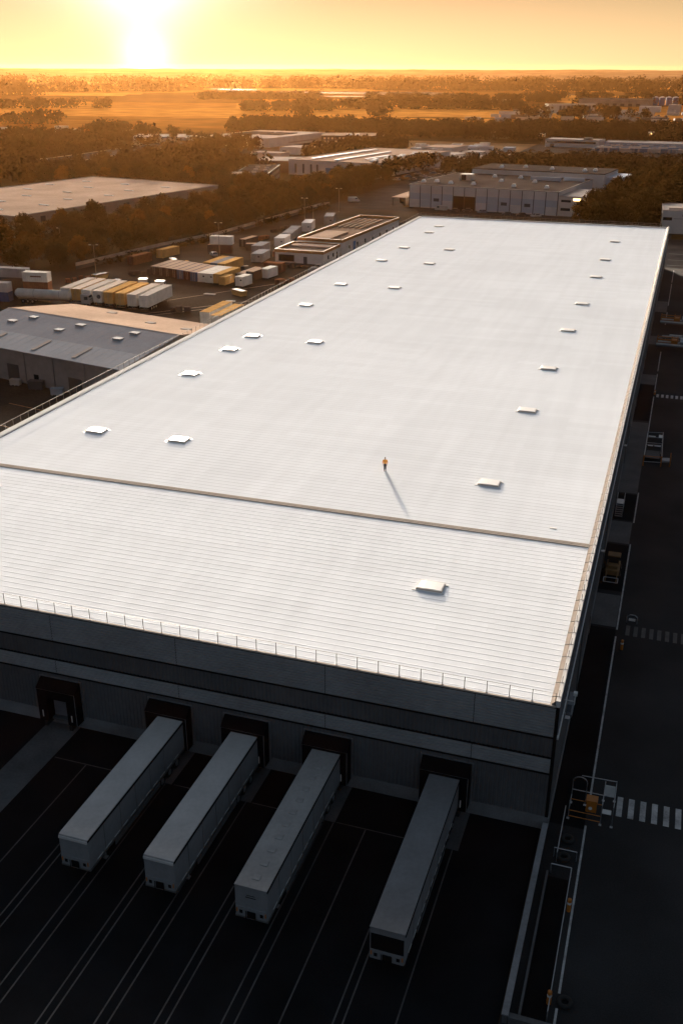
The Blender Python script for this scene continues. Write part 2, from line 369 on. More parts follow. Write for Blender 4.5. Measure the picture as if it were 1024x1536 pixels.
# yards and roads
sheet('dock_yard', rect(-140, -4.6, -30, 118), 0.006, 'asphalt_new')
sheet('side_road', rect(-4.55, 60, -30, 420), 0.006, 'asphalt')
sheet('container_yard', [(-168, 120), (-82, 120), (-82, 428), (-150, 428), (-157.5, 332), (-166, 300), (-171, 262), (-205, 238), (-205, 120)], 0.012, 'yard')
sheet('access_road', [(-201, 225), (-194, 225), (-191, 300), (-182, 345), (-165, 470), (-172, 470), (-189, 345), (-198, 300)], 0.02, 'road')
sheet('car_park', [(-150, 440), (-118, 436), (-112, 560), (-135, 640), (-146, 560)], 0.03, 'road')
sheet('cross_road', [(-152, 428.5), (30, 420.5), (30, 434), (-150, 439.5)], 0.03, 'road')
sheet('rear_road', [(-84, 326), (60, 326), (60, 400), (-84, 414)], 0.02, 'road')
sheet('lorry_park', [(-120, 770), (30, 740), (30, 850), (-120, 850)], 0.06, 'road')
sheet('sand_lot', [(-190, 720), (-120, 760), (-118, 850), (-230, 860)], 0.06, mat('sand_lot', (0.17, 0.11, 0.065), 1, 0.4, 0.05, spec=0))
sheet('estate_yard', [(-330, 640), (-200, 620), (-130, 600), (-110, 720), (-230, 790), (-380, 700)], 0.05, mat('estate_yard', (0.075, 0.06, 0.05), 1, 0.4, 0.05, spec=0))

# dock yard surfacing
BAYS = [-48.45, -37.35, -30.05, -22.65, -12.5]
sheet('dock_pad', [(-50.2, 65.0), (-50.2, 30), (-46.9, 30), (-46.9, 65.0)], 0.012, 'concrete_dark')
for c in BAYS[1:]:
    sheet('dock_pad', rect(c - 2.0, c + 2.15, 60.4, 65.0), 0.012, 'concrete_dark')
mk = MB()
def line(x0, y0, x1, y1, wd=0.11):
    d = Vector((x1 - x0, y1 - y0)); n = Vector((-d.y, d.x)).normalized() * wd / 2
    mk.quad([(x0 - n.x, y0 - n.y, 0.018), (x1 - n.x, y1 - n.y, 0.018), (x1 + n.x, y1 + n.y, 0.018), (x0 + n.x, y0 + n.y, 0.018)])
for x in (-54.6, -43.5, -40.25, -39.6, -36.6, -35.75, -32.65, -32.0, -29.1, -28.3, -25.45, -24.75, -21.4, -20.6, -17.9, -14.65, -14.05, -10.8):
    line(x, 28, x, 60.35)
for x0, x1 in ((-46.7, -39.5), (-35.0, -32.2), (-27.8, -24.8), (-20.4, -14.7)):
    line(x0, 60.45, x1, 60.45)
struct(mk.build('bay_markings', 'line_faint'))

# side road surfacing
for y0, y1 in ((99.5, 107), (121.5, 128.5), (139, 172), (196, 203), (228, 236), (262, 275)):
    sheet('concrete_pad', rect(-4.1, -1.35, y0, y1), 0.014, 'concrete_dark')
for y0, y1 in ((66, 99), (108, 121), (129, 138.5), (173, 195.5)):
    sheet('shade_strip', rect(-4.1, -1.3, y0, y1), 0.013, 'asphalt_new')  # darker sheets paint the shade in the gaps between the pads
wl = MB()
for y0, y1 in ((46, 48.4), (49.6, 66.5), (68.6, 97.5), (99.0, 121.5), (128.5, 139.5), (156, 188), (190, 204), (206, 222), (248, 262), (270, 300), (302, 322)):
    wl.quad([(-1.27, y0, .018), (-1.11, y0, .018), (-1.11, y1, .018), (-1.27, y1, .018)])
struct(wl.build('edge_line', 'line_paint'))
for (yc, L, x0, n, step, wd, mt) in ((69.7, 2.5, 1.0, 12, 0.93, 0.46, 'line_paint'), (99.2, 2.2, -0.25, 14, 0.82, 0.42, 'line_faint'), (188.9, 2.0, -0.75, 9, 0.85, 0.45, 'line_paint')):
    z = MB()
    for k in range(n):
        x = x0 + k * step; z.quad([(x, yc - L/2, .018), (x + wd, yc - L/2, .018), (x + wd, yc + L/2, .018), (x, yc + L/2, .018)])
    struct(z.build('zebra_crossing', mt))
cr_ = MB()
for y in (330, 340, 352): cr_.quad([(-3.5, y, .025), (60, y, .025), (60, y + .5, .025), (-3.5, y + .5, .025)])
struct(cr_.build('rear_road_markings', 'line_faint'))
sheet('verge', rect(-3.9, 60, 384, 396), 0.03, mat('verge_grass', (0.05, 0.035, 0.015), 1, 0.5, 0.3, spec=0))
ol = MB()
for a in ((-110, 136, -84, 130), (-112, 146, -84, 140), (-104, 128, -84, 123)):
    dx = Vector((a[2]-a[0], a[3]-a[1])).normalized(); n = Vector((-dx.y, dx.x)) * .08
    ol.quad([(a[0]-n.x, a[1]-n.y, .02), (a[2]-n.x, a[3]-n.y, .02), (a[2]+n.x, a[3]+n.y, .02), (a[0]+n.x, a[1]+n.y, .02)])
struct(ol.build('yard_markings', 'line_orange'))
pl = MB()
for a in ((-135, 205, -86, 262), (-132, 205, -92, 250), (-128, 230, -90, 290)):
    dx = Vector((a[2]-a[0], a[3]-a[1])).normalized(); n = Vector((-dx.y, dx.x)) * .12
    pl.quad([(a[0]-n.x, a[1]-n.y, .022), (a[2]-n.x, a[3]-n.y, .022), (a[2]+n.x, a[3]+n.y, .022), (a[0]+n.x, a[1]+n.y, .022)])
struct(pl.build('yard_tracks', 'wall_precast'))

# ------------------------------------------------------------------ the white warehouse
X0, X1, Y0, Y1, ZT = -81.5, -4.15, 65.05, 324.4, 12.0
W = thing('warehouse', 'huge warehouse with a flat white ribbed roof and dark grey cladding above the loading docks', 'warehouse', (0, 0, 0))
# roof sheet with raised seams running across it
rf = MB(); pitch = 0.86; sw, sh = 0.17, 0.0135
zr = 11.86
def strip(ya, za, yb, zb, xa=X0 + .95, xb=X1 - .72): rf.quad([(xa, ya, za), (xb, ya, za), (xb, yb, zb), (xa, yb, zb)])
y = Y0 + 0.25; strip(Y0 + .02, zr, y, zr)
GUT = (93.6, 94.35)
while y < Y1 - 0.9:
    y2 = y + pitch - sw
    strip(y, zr, y + .06, zr + sh); strip(y + .06, zr + sh, y + sw - .06, zr + sh); strip(y + sw - .06, zr + sh, y + sw, zr)
    strip(y + sw, zr, y + pitch, zr); y += pitch
strip(y, zr, Y1 - .3, zr)
roof_m, rnt, rb = new_mat('ribbed_roof_sheet')
def roof_nodes():
    nt = rnt; tc = N(nt, 'ShaderNodeTexCoord')
    sx = N(nt, 'ShaderNodeSeparateXYZ'); nt.links.new(tc.outputs['Object'], sx.inputs[0])
    # every sheet has its own faint tone
    br = N(nt, 'ShaderNodeTexBrick'); br.offset = 0.37; br.inputs['Scale'].default_value = 1.0
    br.inputs['Brick Width'].default_value = 11.5; br.inputs['Row Height'].default_value = 0.86 * 2
    br.inputs['Mortar Size'].default_value = 0.02; br.inputs['Color1'].default_value = (0.955, 0.955, 0.955, 1); br.inputs['Color2'].default_value = (1, 1, 1, 1)
    br.inputs['Mortar'].default_value = (0.90, 0.90, 0.90, 1); br.inputs['Mortar Smooth'].default_value = 0.5
    nt.links.new(tc.outputs['Object'], br.inputs['Vector'])
    n1 = N(nt, 'ShaderNodeTexNoise'); n1.inputs['Scale'].default_value = 0.045; n1.inputs['Detail'].default_value = 6
    nt.links.new(tc.outputs['Object'], n1.inputs['Vector'])
    mp = N(nt, 'ShaderNodeMapping'); mp.inputs['Scale'].default_value = (0.9, 0.06, 1); nt.links.new(tc.outputs['Object'], mp.inputs['Vector'])
    n2 = N(nt, 'ShaderNodeTexNoise'); n2.inputs['Scale'].default_value = 0.6; n2.inputs['Detail'].default_value = 5; nt.links.new(mp.outputs[0], n2.inputs['Vector'])
    ad = N(nt, 'ShaderNodeMath', operation='ADD'); nt.links.new(n1.outputs['Fac'], ad.inputs[0]); nt.links.new(n2.outputs['Fac'], ad.inputs[1])
    mr = N(nt, 'ShaderNodeMapRange'); mr.inputs['From Min'].default_value = 0.7; mr.inputs['From Max'].default_value = 1.3
    mr.inputs['To Min'].default_value = 0.935; mr.inputs['To Max'].default_value = 1.03; nt.links.new(ad.outputs[0], mr.inputs['Value'])
    vm = N(nt, 'ShaderNodeVectorMath', operation='SCALE'); nt.links.new(br.outputs['Color'], vm.inputs[0]); nt.links.new(mr.outputs[0], vm.inputs['Scale'])
    v2 = N(nt, 'ShaderNodeVectorMath', operation='MULTIPLY'); v2.inputs[1].default_value = ROOF_COL; nt.links.new(vm.outputs[0], v2.inputs[0])
    nt.links.new(v2.outputs[0], rb.inputs['Base Color']); rb.inputs['Roughness'].default_value = 0.8; rb.inputs['Specular IOR Level'].default_value = 0.0
ROOF_COL = (0.725, 0.765, 0.815)
roof_nodes()
M['roof_sheet'] = roof_m
roof = rf.build('roof', 'roof_sheet', W)
# expansion joint
ej = MB()
for k, (a, b_, h, mi) in enumerate(((0, .16, .085, 0), (.16, .30, .05, 1), (.30, .46, .09, 0), (.46, .60, .05, 1), (.60, .75, .08, 0))):
    ej.box(X0 + .97, X1 - .74, GUT[0] + a, GUT[0] + b_, zr - .01, zr + h, mi)
ej.build('expansion_joint', ['kerb_tan', 'flash_tan'], roof)
# verges and parapets
vg = MB()
vg.prism([(X1 - .72, zr - .02), (X1 - .30, zr + .44), (X1 - .30, zr - .3), (X1 - .72, zr - .3)], Y0 + .02, Y1, 'y', 0)
vg.prism([(X1 - .298, zr - .3), (X1 - .298, zr + .455), (X1 + .01, zr + .455), (X1 + .01, zr - .3)], Y0 - .04, Y1, 'y', 1)
vg.build('verge_flashing', ['verge_tan', 'cap_pale'], W)
vl = MB()
vl.prism([(X0 - .05, zr - .5), (X0 + .95, zr - .5), (X0 + .95, zr + .02), (X0 + .85, zr + .14), (X0 - .05, zr + .14)], Y0 - .04, Y1, 'y', 0)
vl.box(X0 + .951, X0 + 1.02, Y0 + .3, Y1 - .3, zr - .02, zr + .05, 1)
vl.build('verge_flashing', ['cap_pale', 'rail_dark'], W)
vb = MB(); vb.box(X0 + .951, X1 - .73, Y1 - .3, Y1 + .1, zr - .4, zr + .3, 0); vb.build('back_parapet', 'cap_pale', W)
ge = MB(); ge.box(X0, X1 - .31, Y0 - .16, Y0 + .018, zr - .10, zr + .045, 0); ge.build('gutter', 'kerb_tan', W)

# front wall: plinth, two ribbed fields and two proud horizontal bands
def corr(a0, a1, p, d):
    out = []; a = a0
    while a < a1 - 1e-6:
        for q, o in ((0, 0), (.38 * p, 0), (.5 * p, d), (.88 * p, d)):
            if a + q <= a1: out.append((a + q, o))
        a += p
    out.append((a1, 0)); return out
FX0, FX1 = X0, X1
def vert_field(name, z0, z1, yy, m, parent):
    b = MB(); pr = corr(FX0 + .1, FX1 - .22, 0.36, 0.06)
    for (a, da), (c, dc) in zip(pr, pr[1:]): b.quad([(a, yy - da, z0), (c, yy - dc, z0), (c, yy - dc, z1), (a, yy - da, z1)])
    return b.build(name, m, parent)
def horiz_field(name, z0, z1, yy, m, parent, p=0.25):
    b = MB(); pr = corr(z0, z1, p, 0.085)
    xs = [FX0 + .1, -72, -60, -48.7, -36.4, -22.9, -10.6, FX1 - .22]
    for x0, x1 in zip(xs, xs[1:]):
        for (a, da), (c, dc) in zip(pr, pr[1:]): b.quad([(x0 + .025, yy - da, a), (x1 - .025, yy - da, a), (x1 - .025, yy - dc, c), (x0 + .025, yy - dc, c)])
    b.quad([(xs[0], yy + .01, z0), (xs[-1], yy + .01, z0), (xs[-1], yy + .01, z1), (xs[0], yy + .01, z1)], 1)
    b.box(xs[0], xs[-1], yy - .095, yy + .1, z0 - .10, z0 - .002, 1); b.box(xs[0], xs[-1], yy - .095, yy + .1, z1 + .002, z1 + .07, 1)  # black strips paint the shadow lines below and above the band
    return b.build(name, [m, 'gap_black'], parent)
core = MB(); core.box(X0, X1 - .02, Y0 + .12, Y1, 0, zr - .35, 0); core.build('wall', 'clad_side', W)
vert_field('wall_panel', 1.30, 5.42, Y0, 'clad_dark', W)
horiz_field('cladding_band', 5.55, 6.98, Y0 - .05, 'clad_band', W)
vert_field('wall_panel', 7.10, 8.82, Y0, 'clad_dark', W)
horiz_field('cladding_band', 8.98, 11.68, Y0 - .05, 'clad_band', W)
pb = MB(); pb.box(X0, X1 - .1, Y0 - .06, Y0 + .11, 0, 1.295)
for x in range(-80, -6, 6): pb.box(x, x + .03, Y0 - .066, Y0 - .05, 0, 1.29)
pb.build('plinth', 'plinth', W)
cp = MB(); cp.box(X1 - .215, X1 + .02, Y0 - .12, Y0 + .1, 1.31, 11.75); cp.build('corner_trim', 'gap_black', W)
# right wall
sw_ = MB()
pr = corr(Y0 + .12, Y1, 0.9, 0.05)
for (a, da), (c, dc) in zip(pr, pr[1:]):
    sw_.quad([(X1 + .02 + da, a, 8.9), (X1 + .02 + dc, c, 8.9), (X1 + .02 + dc, c, 11.5), (X1 + .02 + da, a, 11.5)], 0)
    sw_.quad([(X1 - .01 + da, a, 1.0), (X1 - .01 + dc, c, 1.0), (X1 - .01 + dc, c, 8.7), (X1 - .01 + da, a, 8.7)], 1)
sw_.build('side_cladding', ['clad_side', 'clad_dark'], W)
lg = MB(); lg.box(X1 - .015, X1 + .16, Y0 + .11, Y1, 8.72, 8.88); lg.build('ledge', 'cap_pale', W)
sp = MB(); sp.box(X1 - .015, X1 + .09, Y0 + .13, Y1, 0, .99); sp.build('side_plinth', 'plinth', W)
for yy in (84, 113, 150, 180, 214, 250, 285):
    d = MB(); d.tube((X1 + .16, yy, .3), (X1 + .16, yy, 8.7), .07, 6); d.build('downpipe', 'rail_dark', W)
for yy, hh in ((97, 2.3), (134, 2.3), (160, 3.2), (205, 3.2), (238, 2.3)):
    d = MB(); d.box(X1 + .092, X1 + .16, yy, yy + (1.1 if hh < 3 else 3.2), .0, hh); dd = d.build('side_door', 'clad_dark', W)
    h = MB(); h.box(X1 + .162, X1 + .20, yy + .12, yy + .2, 1.0, 1.25); h.build('handle', 'steel', dd)
for yy, zz in ((71, 6.6), (104, 6.6), (140, 6.6)):
    d = MB(); d.box(X1 + .06, X1 + .5, yy, yy + .5, zz, zz + .14); d.box(X1 + .06, X1 + .12, yy + .1, yy + .4, zz + .141, zz + .5); d.build('wall_lamp', 'steel', W)
ab = MB(); ab.box(X1 + .05, X1 + .55, 73.4, 76.2, 5.3, 5.55); ab.box(X1 + .05, X1 + .42, 73.8, 75.8, 5.551, 6.3); ab.build('wall_cabinet', 'clad_side', W)
cb = MB(); cb.tube((X1 + .02, 69.0, 9.9), (X1 + .85, 69.0, 9.9), .04, 6); cb.tube((X1 + .85, 69.0, 9.6), (X1 + .85, 69.0, 10.5), .04, 6); cb.box(X1 + .7, X1 + 1.0, 68.85, 69.2, 10.5, 10.75); cb.build('camera_bracket', 'cap_pale', W)

# skylights
sky_pts = [(-70.1,108.6),(-58.2,108.9),(-70.3,136.8),(-70.6,152.5),(-70.6,162.3),(-58.6,161.9),(-70.4,189.2),(-70.4,211.5),(-58.2,211.9),(-70.4,243.4),(-70.1,263.9),(-58,242.9),(-58,264.7),(-70.3,292.5),(-70.4,305.2),(-17.7,292.9),(-17.7,262.9),(-17.7,238.9),(-17.7,208.8),(-17.7,184.9),(-17.6,158.2),(-17.5,135.6),(-17.5,107.2),(-17.9,80.4),(-71.9,87.6)]
sky_pts = [p for p in sky_pts]
sk = MB()
sk.box(-1.22, 1.22, -.85, .85, -.02, .17, 1)
sk.prism([(-1.18, .172), (1.18, .172), (1.12, .23), (.5, .255), (-.5, .255), (-1.12, .23)], -.80, .80, 'y', 0)
sk.box(-1.55, -1.23, -1.0, -.8, -.02, .04, 0); sk.box(1.23, 1.5, .6, .85, -.02, .08, 0)
sk.box(-1.45, 1.45, -1.02, -.852, -.02, .035, 0)
s0 = sk.build('skylight', ['skylight', 'skylight_kerb'], roof)
for i, (x, y) in enumerate(sky_pts):
    o = s0 if i == 0 else s0.copy()
    if i: COL.objects.link(o)
    o.parent = roof; o.location = (x, y, zr)
# small things left on the roof
v = MB(); v.box(-9.2, -8.5, 97.0, 97.35, zr, zr + .05); v.build('roof_vent', 'skylight', roof)

# guard rails: rails as one part, the posts nearest the camera one by one
def guard(x0, y0, x1, y1, n, h, m, rails, zb, post_mb, single, r=0.022):
    b = MB(); d = Vector((x1 - x0, y1 - y0))
    for hh in rails: b.tube((x0, y0, zb + hh), (x1, y1, zb + hh), r, 5)
    g = b.build('guard_rail', m, W)
    first = None; rest = MB()
    for k in range(n + 1):
        p = (x0 + d.x * k / n, y0 + d.y * k / n, zb)
        if single(p):
            if first is None:
                first = post_mb().build('post', m, g); first.location = p
            else:
                q = first.copy(); COL.objects.link(q); q.parent = g; q.location = p
        else:
            t = post_mb(); i = len(rest.v); rest.v += [(a + p[0], c + p[1], e + p[2]) for a, c, e in t.v]
            rest.f += [tuple(i + a for a in f) for f in t.f]; rest.m += t.m
    if rest.v: struct(rest.build('post', m, g), 'stuff')
def straight():
    b = MB(); b.box(-.022, .022, -.022, .022, 0, 1.08); b.box(-.09, .09, -.06, .06, 0, .03); return b
def cranked():
    b = MB(); b.tube((.28, 0, .45), (-.02, 0, .45), .03, 5); b.tube((-.02, 0, .45), (-.42, .55, .04), .035, 5); b.tube((.12, 0, .45), (.12, 0, 1.05), .022, 5); return b
guard(X0 + .3, Y0 - .02, X1 - .35, Y0 - .02, 44, 1.08, 'rail_dark', (1.06,), zr + .045, straight, lambda p: p[0] > -58, r=0.012)
guard(X0 - .12, Y0 + .2, X0 - .12, Y1, 150, 1.05, 'rail_warm', (.10, 1.02), zr - .02, straight, lambda p: 104 < p[1] < 166, r=0.035)
guard(X1 - .28, Y0 + .6, X1 - .28, Y1, 130, 1.0, 'rail_dark', (1.03,), zr, cranked, lambda p: p[1] < 110, r=0.012)
guard(X0 + .5, Y1 + .05, X1 - .4, Y1 + .05, 44, 1.05, 'rail_warm', (.5, 1.02), zr + .2, straight, lambda p: False, r=0.03)

# dock shelters
def shelter(cx, open_door):
    b = MB(); y1 = Y0 - .07; y0 = y1 - 1.0
    b.box(cx - 1.98, cx - 1.02, y0, y1, .85, 4.28); b.box(cx + 1.02, cx + 1.98, y0, y1, .85, 4.28)
    b.box(cx - 1.018, cx + 1.018, y0 + .01, y1, 3.32, 4.28)
    b.prism([(y0 - .08, 4.285), (y1, 4.285), (y1, 4.95), (y1 - .15, 4.95)], cx - 2.0, cx + 2.0, 'x')
    s = b.build('dock_shelter', 'dock_rubber', W)
    f = MB(); f.box(cx - 2.18, cx + 2.18, y1 - .05, y1 + .03, 4.97, 5.08); f.box(cx + 2.06, cx + 2.18, y1 - .05, y1 + .03, 1.0, 4.965); f.box(cx - 2.18, cx - 2.06, y1 - .05, y1 + .03, 1.0, 4.965)
    f.build('steel_surround', 'steel', s)
    t = MB(); t.box(cx - 2.0, cx + 2.0, y0 - .04, y0 - .005, 4.23, 4.275); t.box(cx + 1.935, cx + 1.985, y0 - .04, y0 - .005, .9, 4.225)
    t.build('edge_trim', 'steel', s)
    for sx in (-1.6, 1.42):
        p = MB(); p.box(cx + sx, cx + sx + .09, y0 - .03, y0 - .004, 1.25, 1.95); p.build('reflector', 'white_paint', s)
    for sx in (-1.45, 1.15):
        p = MB(); p.box(cx + sx, cx + sx + .3, y0 - .12, y1, .35, .84); p.build('bumper', 'rubber', s)
    d = MB()
    for k in range(5): d.box(cx - 1.0, cx + 1.0, y1 - .03, y1 + .02, 1.0 + k * .46, 1.0 + k * .46 + .44)
    d.build('dock_door', 'clad_side' if open_door else 'clad_dark', s)
    lv = MB(); lv.box(cx - 1.0, cx + 1.0, y1 - .5, y1 - .02, .72, .95); lv.build('dock_leveller', 'concrete_dark', s)
for i, c in enumerate(BAYS): shelter(c, i == 0)

# ------------------------------------------------------------------ trailers at the docks
def wheel_mb(r=.5, wd=.34):
    b = MB(); b.ring((0, 0, 0), r * .74, r * .27, 'x', 18, 8, 0)
    b.tube((-wd * .3, 0, 0), (wd * .3, 0, 0), r * .62, 14, 1); b.tube((wd * .3, 0, 0), (wd * .42, 0, 0), r * .3, 10, 1)
    return b
WHEEL = None
def add_wheel(parent, loc, s=1.0):
    global WHEEL
    if WHEEL is None:
        o = wheel_mb().build('wheel', ['rubber', 'steel'], parent); WHEEL = o
    else:
        o = WHEEL.copy(); COL.objects.link(o); o.parent = parent
    o.location = loc; o.scale = (s, s, s); return o
def dock_trailer(cx, yf, kind, label):
    """nose towards the camera at y = yf, tail inside the shelter"""
    L = Y0 - .45 - yf; hw = 1.22
    t = thing('semi_trailer', label, 'trailer', (cx, yf, 0), 0, 'semi trailers backed up to the loading docks')
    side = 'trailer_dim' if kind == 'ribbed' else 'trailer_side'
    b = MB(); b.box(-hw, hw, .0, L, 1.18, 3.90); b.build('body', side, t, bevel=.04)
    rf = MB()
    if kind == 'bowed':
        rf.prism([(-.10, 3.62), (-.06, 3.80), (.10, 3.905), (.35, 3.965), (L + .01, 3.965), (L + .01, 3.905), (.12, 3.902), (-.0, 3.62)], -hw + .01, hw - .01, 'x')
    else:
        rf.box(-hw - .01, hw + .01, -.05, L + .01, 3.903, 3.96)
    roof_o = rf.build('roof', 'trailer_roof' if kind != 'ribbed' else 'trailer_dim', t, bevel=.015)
    if kind == 'vented': roof_o.data.materials[0] = M['trailer_mid']
    sr = MB(); sr.box(hw + .002, hw + .05, -.02, L, 3.74, 3.90); sr.box(-hw - .05, -hw - .002, -.02, L, 3.74, 3.90); sr.build('top_rail', 'gap_black', t)
    if kind == 'vented':
        for k in range(10):
            q = MB(); q.box(-.28, .28, -.26, .26, 0, .05); q.build('roof_vent', 'trailer_mid', roof_o, (.05, 1.0 + k * 1.42, 3.962), bevel=.02)
        q = MB(); q.box(-.35, .3, -.014, -.003, 3.13, 3.18); q.box(-.42, .36, -.014, -.003, 2.93, 3.0); q.build('lettering', 'gap_black', t)
    if kind == 'ribbed':
        for k in range(9):
            q = MB(); x = -1.06 + k * .255; q.box(x, x + .06, -.04, L, 3.962, 3.974); q.build('roof_rib', 'trailer_dim', roof_o)
        q = MB(); q.box(-hw + .08, hw - .08, -.03, -.003, 1.25, 3.4); q.build('front_recess', 'gap_black', t)
    lr = MB(); lr.box(-hw - .02, hw + .02, -.03, L, 1.0, 1.178); lr.build('chassis_rail', 'gap_black' if kind == 'ribbed' else 'rail_dark', t)
    fr = MB(); fr.box(-hw + .05, hw - .05, -.06, -.003, 1.19, 2.02); fr.build('coupling_panel', side, t)
    cpm = MB(); cpm.box(-.30, .30, -.16, -.062, 1.22, 1.75); cpm.box(-.22, -.08, -.24, -.162, 1.35, 1.5); cpm.box(.08, .22, -.24, -.162, 1.35, 1.5)
    cpm.tube((-.36, -.2, 1.1), (-.36, -.2, 1.85), .03, 6); cpm.tube((.36, -.2, 1.1), (.36, -.2, 1.85), .03, 6)
    cpm.build('airline_connector', 'gap_black', t)
    for sx in (-1, 1):
        q = MB(); q.box(sx * .78 - .12, sx * .78 + .12, -.075, -.062, 1.42, 1.72); q.build('front_port', 'gap_black', t)
        q = MB(); q.box(sx * 1.08 - .05, sx * 1.08 + .05, -.08, -.062, 1.5, 1.86); q.build('marker_lamp', 'orange', t)
        q = MB(); q.box(sx * .85 - .06, sx * .85 + .06, 2.5, 2.64, .12, 1.0); q.box(sx * .85 - .16, sx * .85 + .16, 2.4, 2.74, 0, .10); q.build('landing_leg', 'steel', t)
        for k in range(11):
            q = MB(); q.box(sx * (hw + .012) - .01, sx * (hw + .012) + .01, 1.0 + k * 1.25, 1.0 + k * 1.25 + .8, 1.30, 1.38); q.build('reflective_tape', 'white_paint', t)
        for k in range(5):
            q = MB(); q.box(sx * (hw + .012) - .008, sx * (hw + .012) + .008, 2.2 + k * 2.4, 2.24 + k * 2.4, 1.42, 3.72); q.build('side_strap', 'rail_dark', t)
        q = MB(); q.box(sx * (hw - .02) - .02, sx * (hw - .02) + .02, 3.6, L - 5.2, .48, .92); q.build('side_guard', 'steel', t)
        for k in range(3): add_wheel(t, (sx * 1.02, L - 4.6 + k * 1.32, .5), 1)
    ax = MB()
    for k in range(3): ax.tube((-1.0, L - 4.6 + k * 1.32, .5), (1.0, L - 4.6 + k * 1.32, .5), .07, 6)
    ax.box(-.55, -.4, 1.5, L - .4, .72, .99); ax.box(.4, .55, 1.5, L - .4, .72, .99)
    ax.build('chassis', 'gap_black', t)
    return t
dock_trailer(-36.9, 48.5, 'bowed', 'white bowed-nose semi trailer in the second dock, leftmost of the docked trailers')
dock_trailer(-29.9, 48.6, 'bowed', 'white bowed-nose semi trailer left of the one with square roof vents')
dock_trailer(-22.5, 48.1, 'vented', 'grey semi trailer with a row of small square vents along its flat roof')
dock_trailer(-12.45, 47.5, 'ribbed', 'dark semi trailer with lengthwise roof ribs in the dock nearest the building corner')

# ------------------------------------------------------------------ person on the roof
def skin_obj(name, chains, m, parent, sub=1):
    me = bpy.data.meshes.new(name); vs_, es, rs = [], [], []; key = {}
    for ch in chains:
        prev = None
        for (x, y, z, rx, ry) in ch:
            k = (round(x, 4), round(y, 4), round(z, 4))
            if k not in key: key[k] = len(vs_); vs_.append((x, y, z)); rs.append((rx, ry))
            if prev is not None: es.append((prev, key[k]))
            prev = key[k]
    me.from_pydata(vs_, es, [])
    o = bpy.data.objects.new(name, me); COL.objects.link(o); o.parent = parent
    sm = o.modifiers.new('skin', 'SKIN'); sm.use_smooth_shade = True
    if not me.skin_vertices: me.skin_vertices.new(name='')
    sv = me.skin_vertices[0].data
    for i, r_ in enumerate(rs): sv[i].radius = r_
    sv[0].use_root = True
    s2 = o.modifiers.new('sub', 'SUBSURF'); s2.levels = sub; s2.render_levels = sub
    me.materials.append(M[m]); return o
P = thing('person', 'person in an orange jacket and dark trousers standing alone on the white roof', 'person', (-30.06, 107.15, zr + .005), R(20))
body_ch = [[(0,0,.95,.13,.10),(0,0,1.1,.12,.09),(0,.01,1.28,.15,.105),(0,.015,1.40,.13,.09),(0,.01,1.48,.055,.055),(0,-.005,1.55,.055,.055),(0,-.01,1.60,.075,.09),(0,-.01,1.67,.078,.095),(0,.0,1.735,.055,.065)]]
for sx in (-1, 1):
    body_ch.append([(0,0,.95,.13,.10),(sx*.095,0,.86,.085,.09),(sx*.08,-.01,.48,.055,.06),(sx*.08,.02,.10,.04,.045),(sx*.085,-.10,.035,.04,.03)])
    body_ch.append([(0,.015,1.40,.13,.09),(sx*.19,.01,1.385,.05,.055),(sx*.27,.02,1.12,.042,.045),(sx*.24,-.06,.90,.030,.032),(sx*.235,-.085,.82,.035,.02)])
    for k, (dx, l) in enumerate(((-.030,.062),(-.010,.075),(.010,.072),(.028,.055))):
        body_ch.append([(sx*.235,-.085,.82,.035,.02),(sx*.235+dx*.6,-.10+dx*.4,.78,.009,.009),(sx*.235+dx*.7,-.115+dx*.4,.78-l,.007,.007)])
    body_ch.append([(sx*.235,-.085,.82,.035,.02),(sx*.215,-.115,.80,.010,.010),(sx*.205,-.13,.765,.008,.008)])
skin_obj('body', body_ch, 'skin', P)
jk = [[(0,0,.90,.19,.145),(0,0,1.08,.185,.14),(0,.01,1.28,.20,.145),(0,.015,1.41,.15,.11),(0,.01,1.49,.075,.07)]]
for sx in (-1, 1): jk.append([(0,.015,1.41,.15,.11),(sx*.20,.01,1.385,.075,.08),(sx*.28,.02,1.12,.065,.07),(sx*.245,-.055,.915,.048,.05)])
skin_obj('jacket', jk, 'hivis', P)
tr = [[(0,0,.98,.15,.115),(0,0,.90,.15,.12)]]
for sx in (-1, 1): tr.append([(0,0,.90,.15,.12),(sx*.085,0,.80,.10,.105),(sx*.08,-.01,.48,.075,.08),(sx*.08,.02,.10,.062,.07)])
skin_obj('trousers', tr, 'navy', P)
for sx in (-1, 1):
    b = MB(); b.prism([(-.19, 0), (.09, 0), (.09, .09), (.0, .11), (-.10, .07), (-.19, .045)], sx * .08 - .05, sx * .08 + .05, 'x'); b.build('shoe', 'shoe', P, bevel=.015)
skin_obj('hair', [[(0,.035,1.60,.07,.06),(0,.02,1.69,.088,.095),(0,.005,1.755,.06,.07)]], 'hair', P)
f = MB(); f.tube((0, -.095, 1.625), (0, -.125, 1.605), .012, 6, r2=.016); f.build('nose', 'skin', P)
for sx in (-1, 1):
    f = MB(); f.box(sx*.03 - .01, sx*.03 + .01, -.103, -.095, 1.642, 1.654); f.build('eye', 'shoe', P)
    f = MB(); f.box(sx*.078 - .008, sx*.078 + .008, -.015, .02, 1.60, 1.665); f.build('ear', 'skin', P)
f = MB(); f.box(-.025, .025, -.10, -.092, 1.575, 1.583); f.build('mouth', 'c_rust', P)

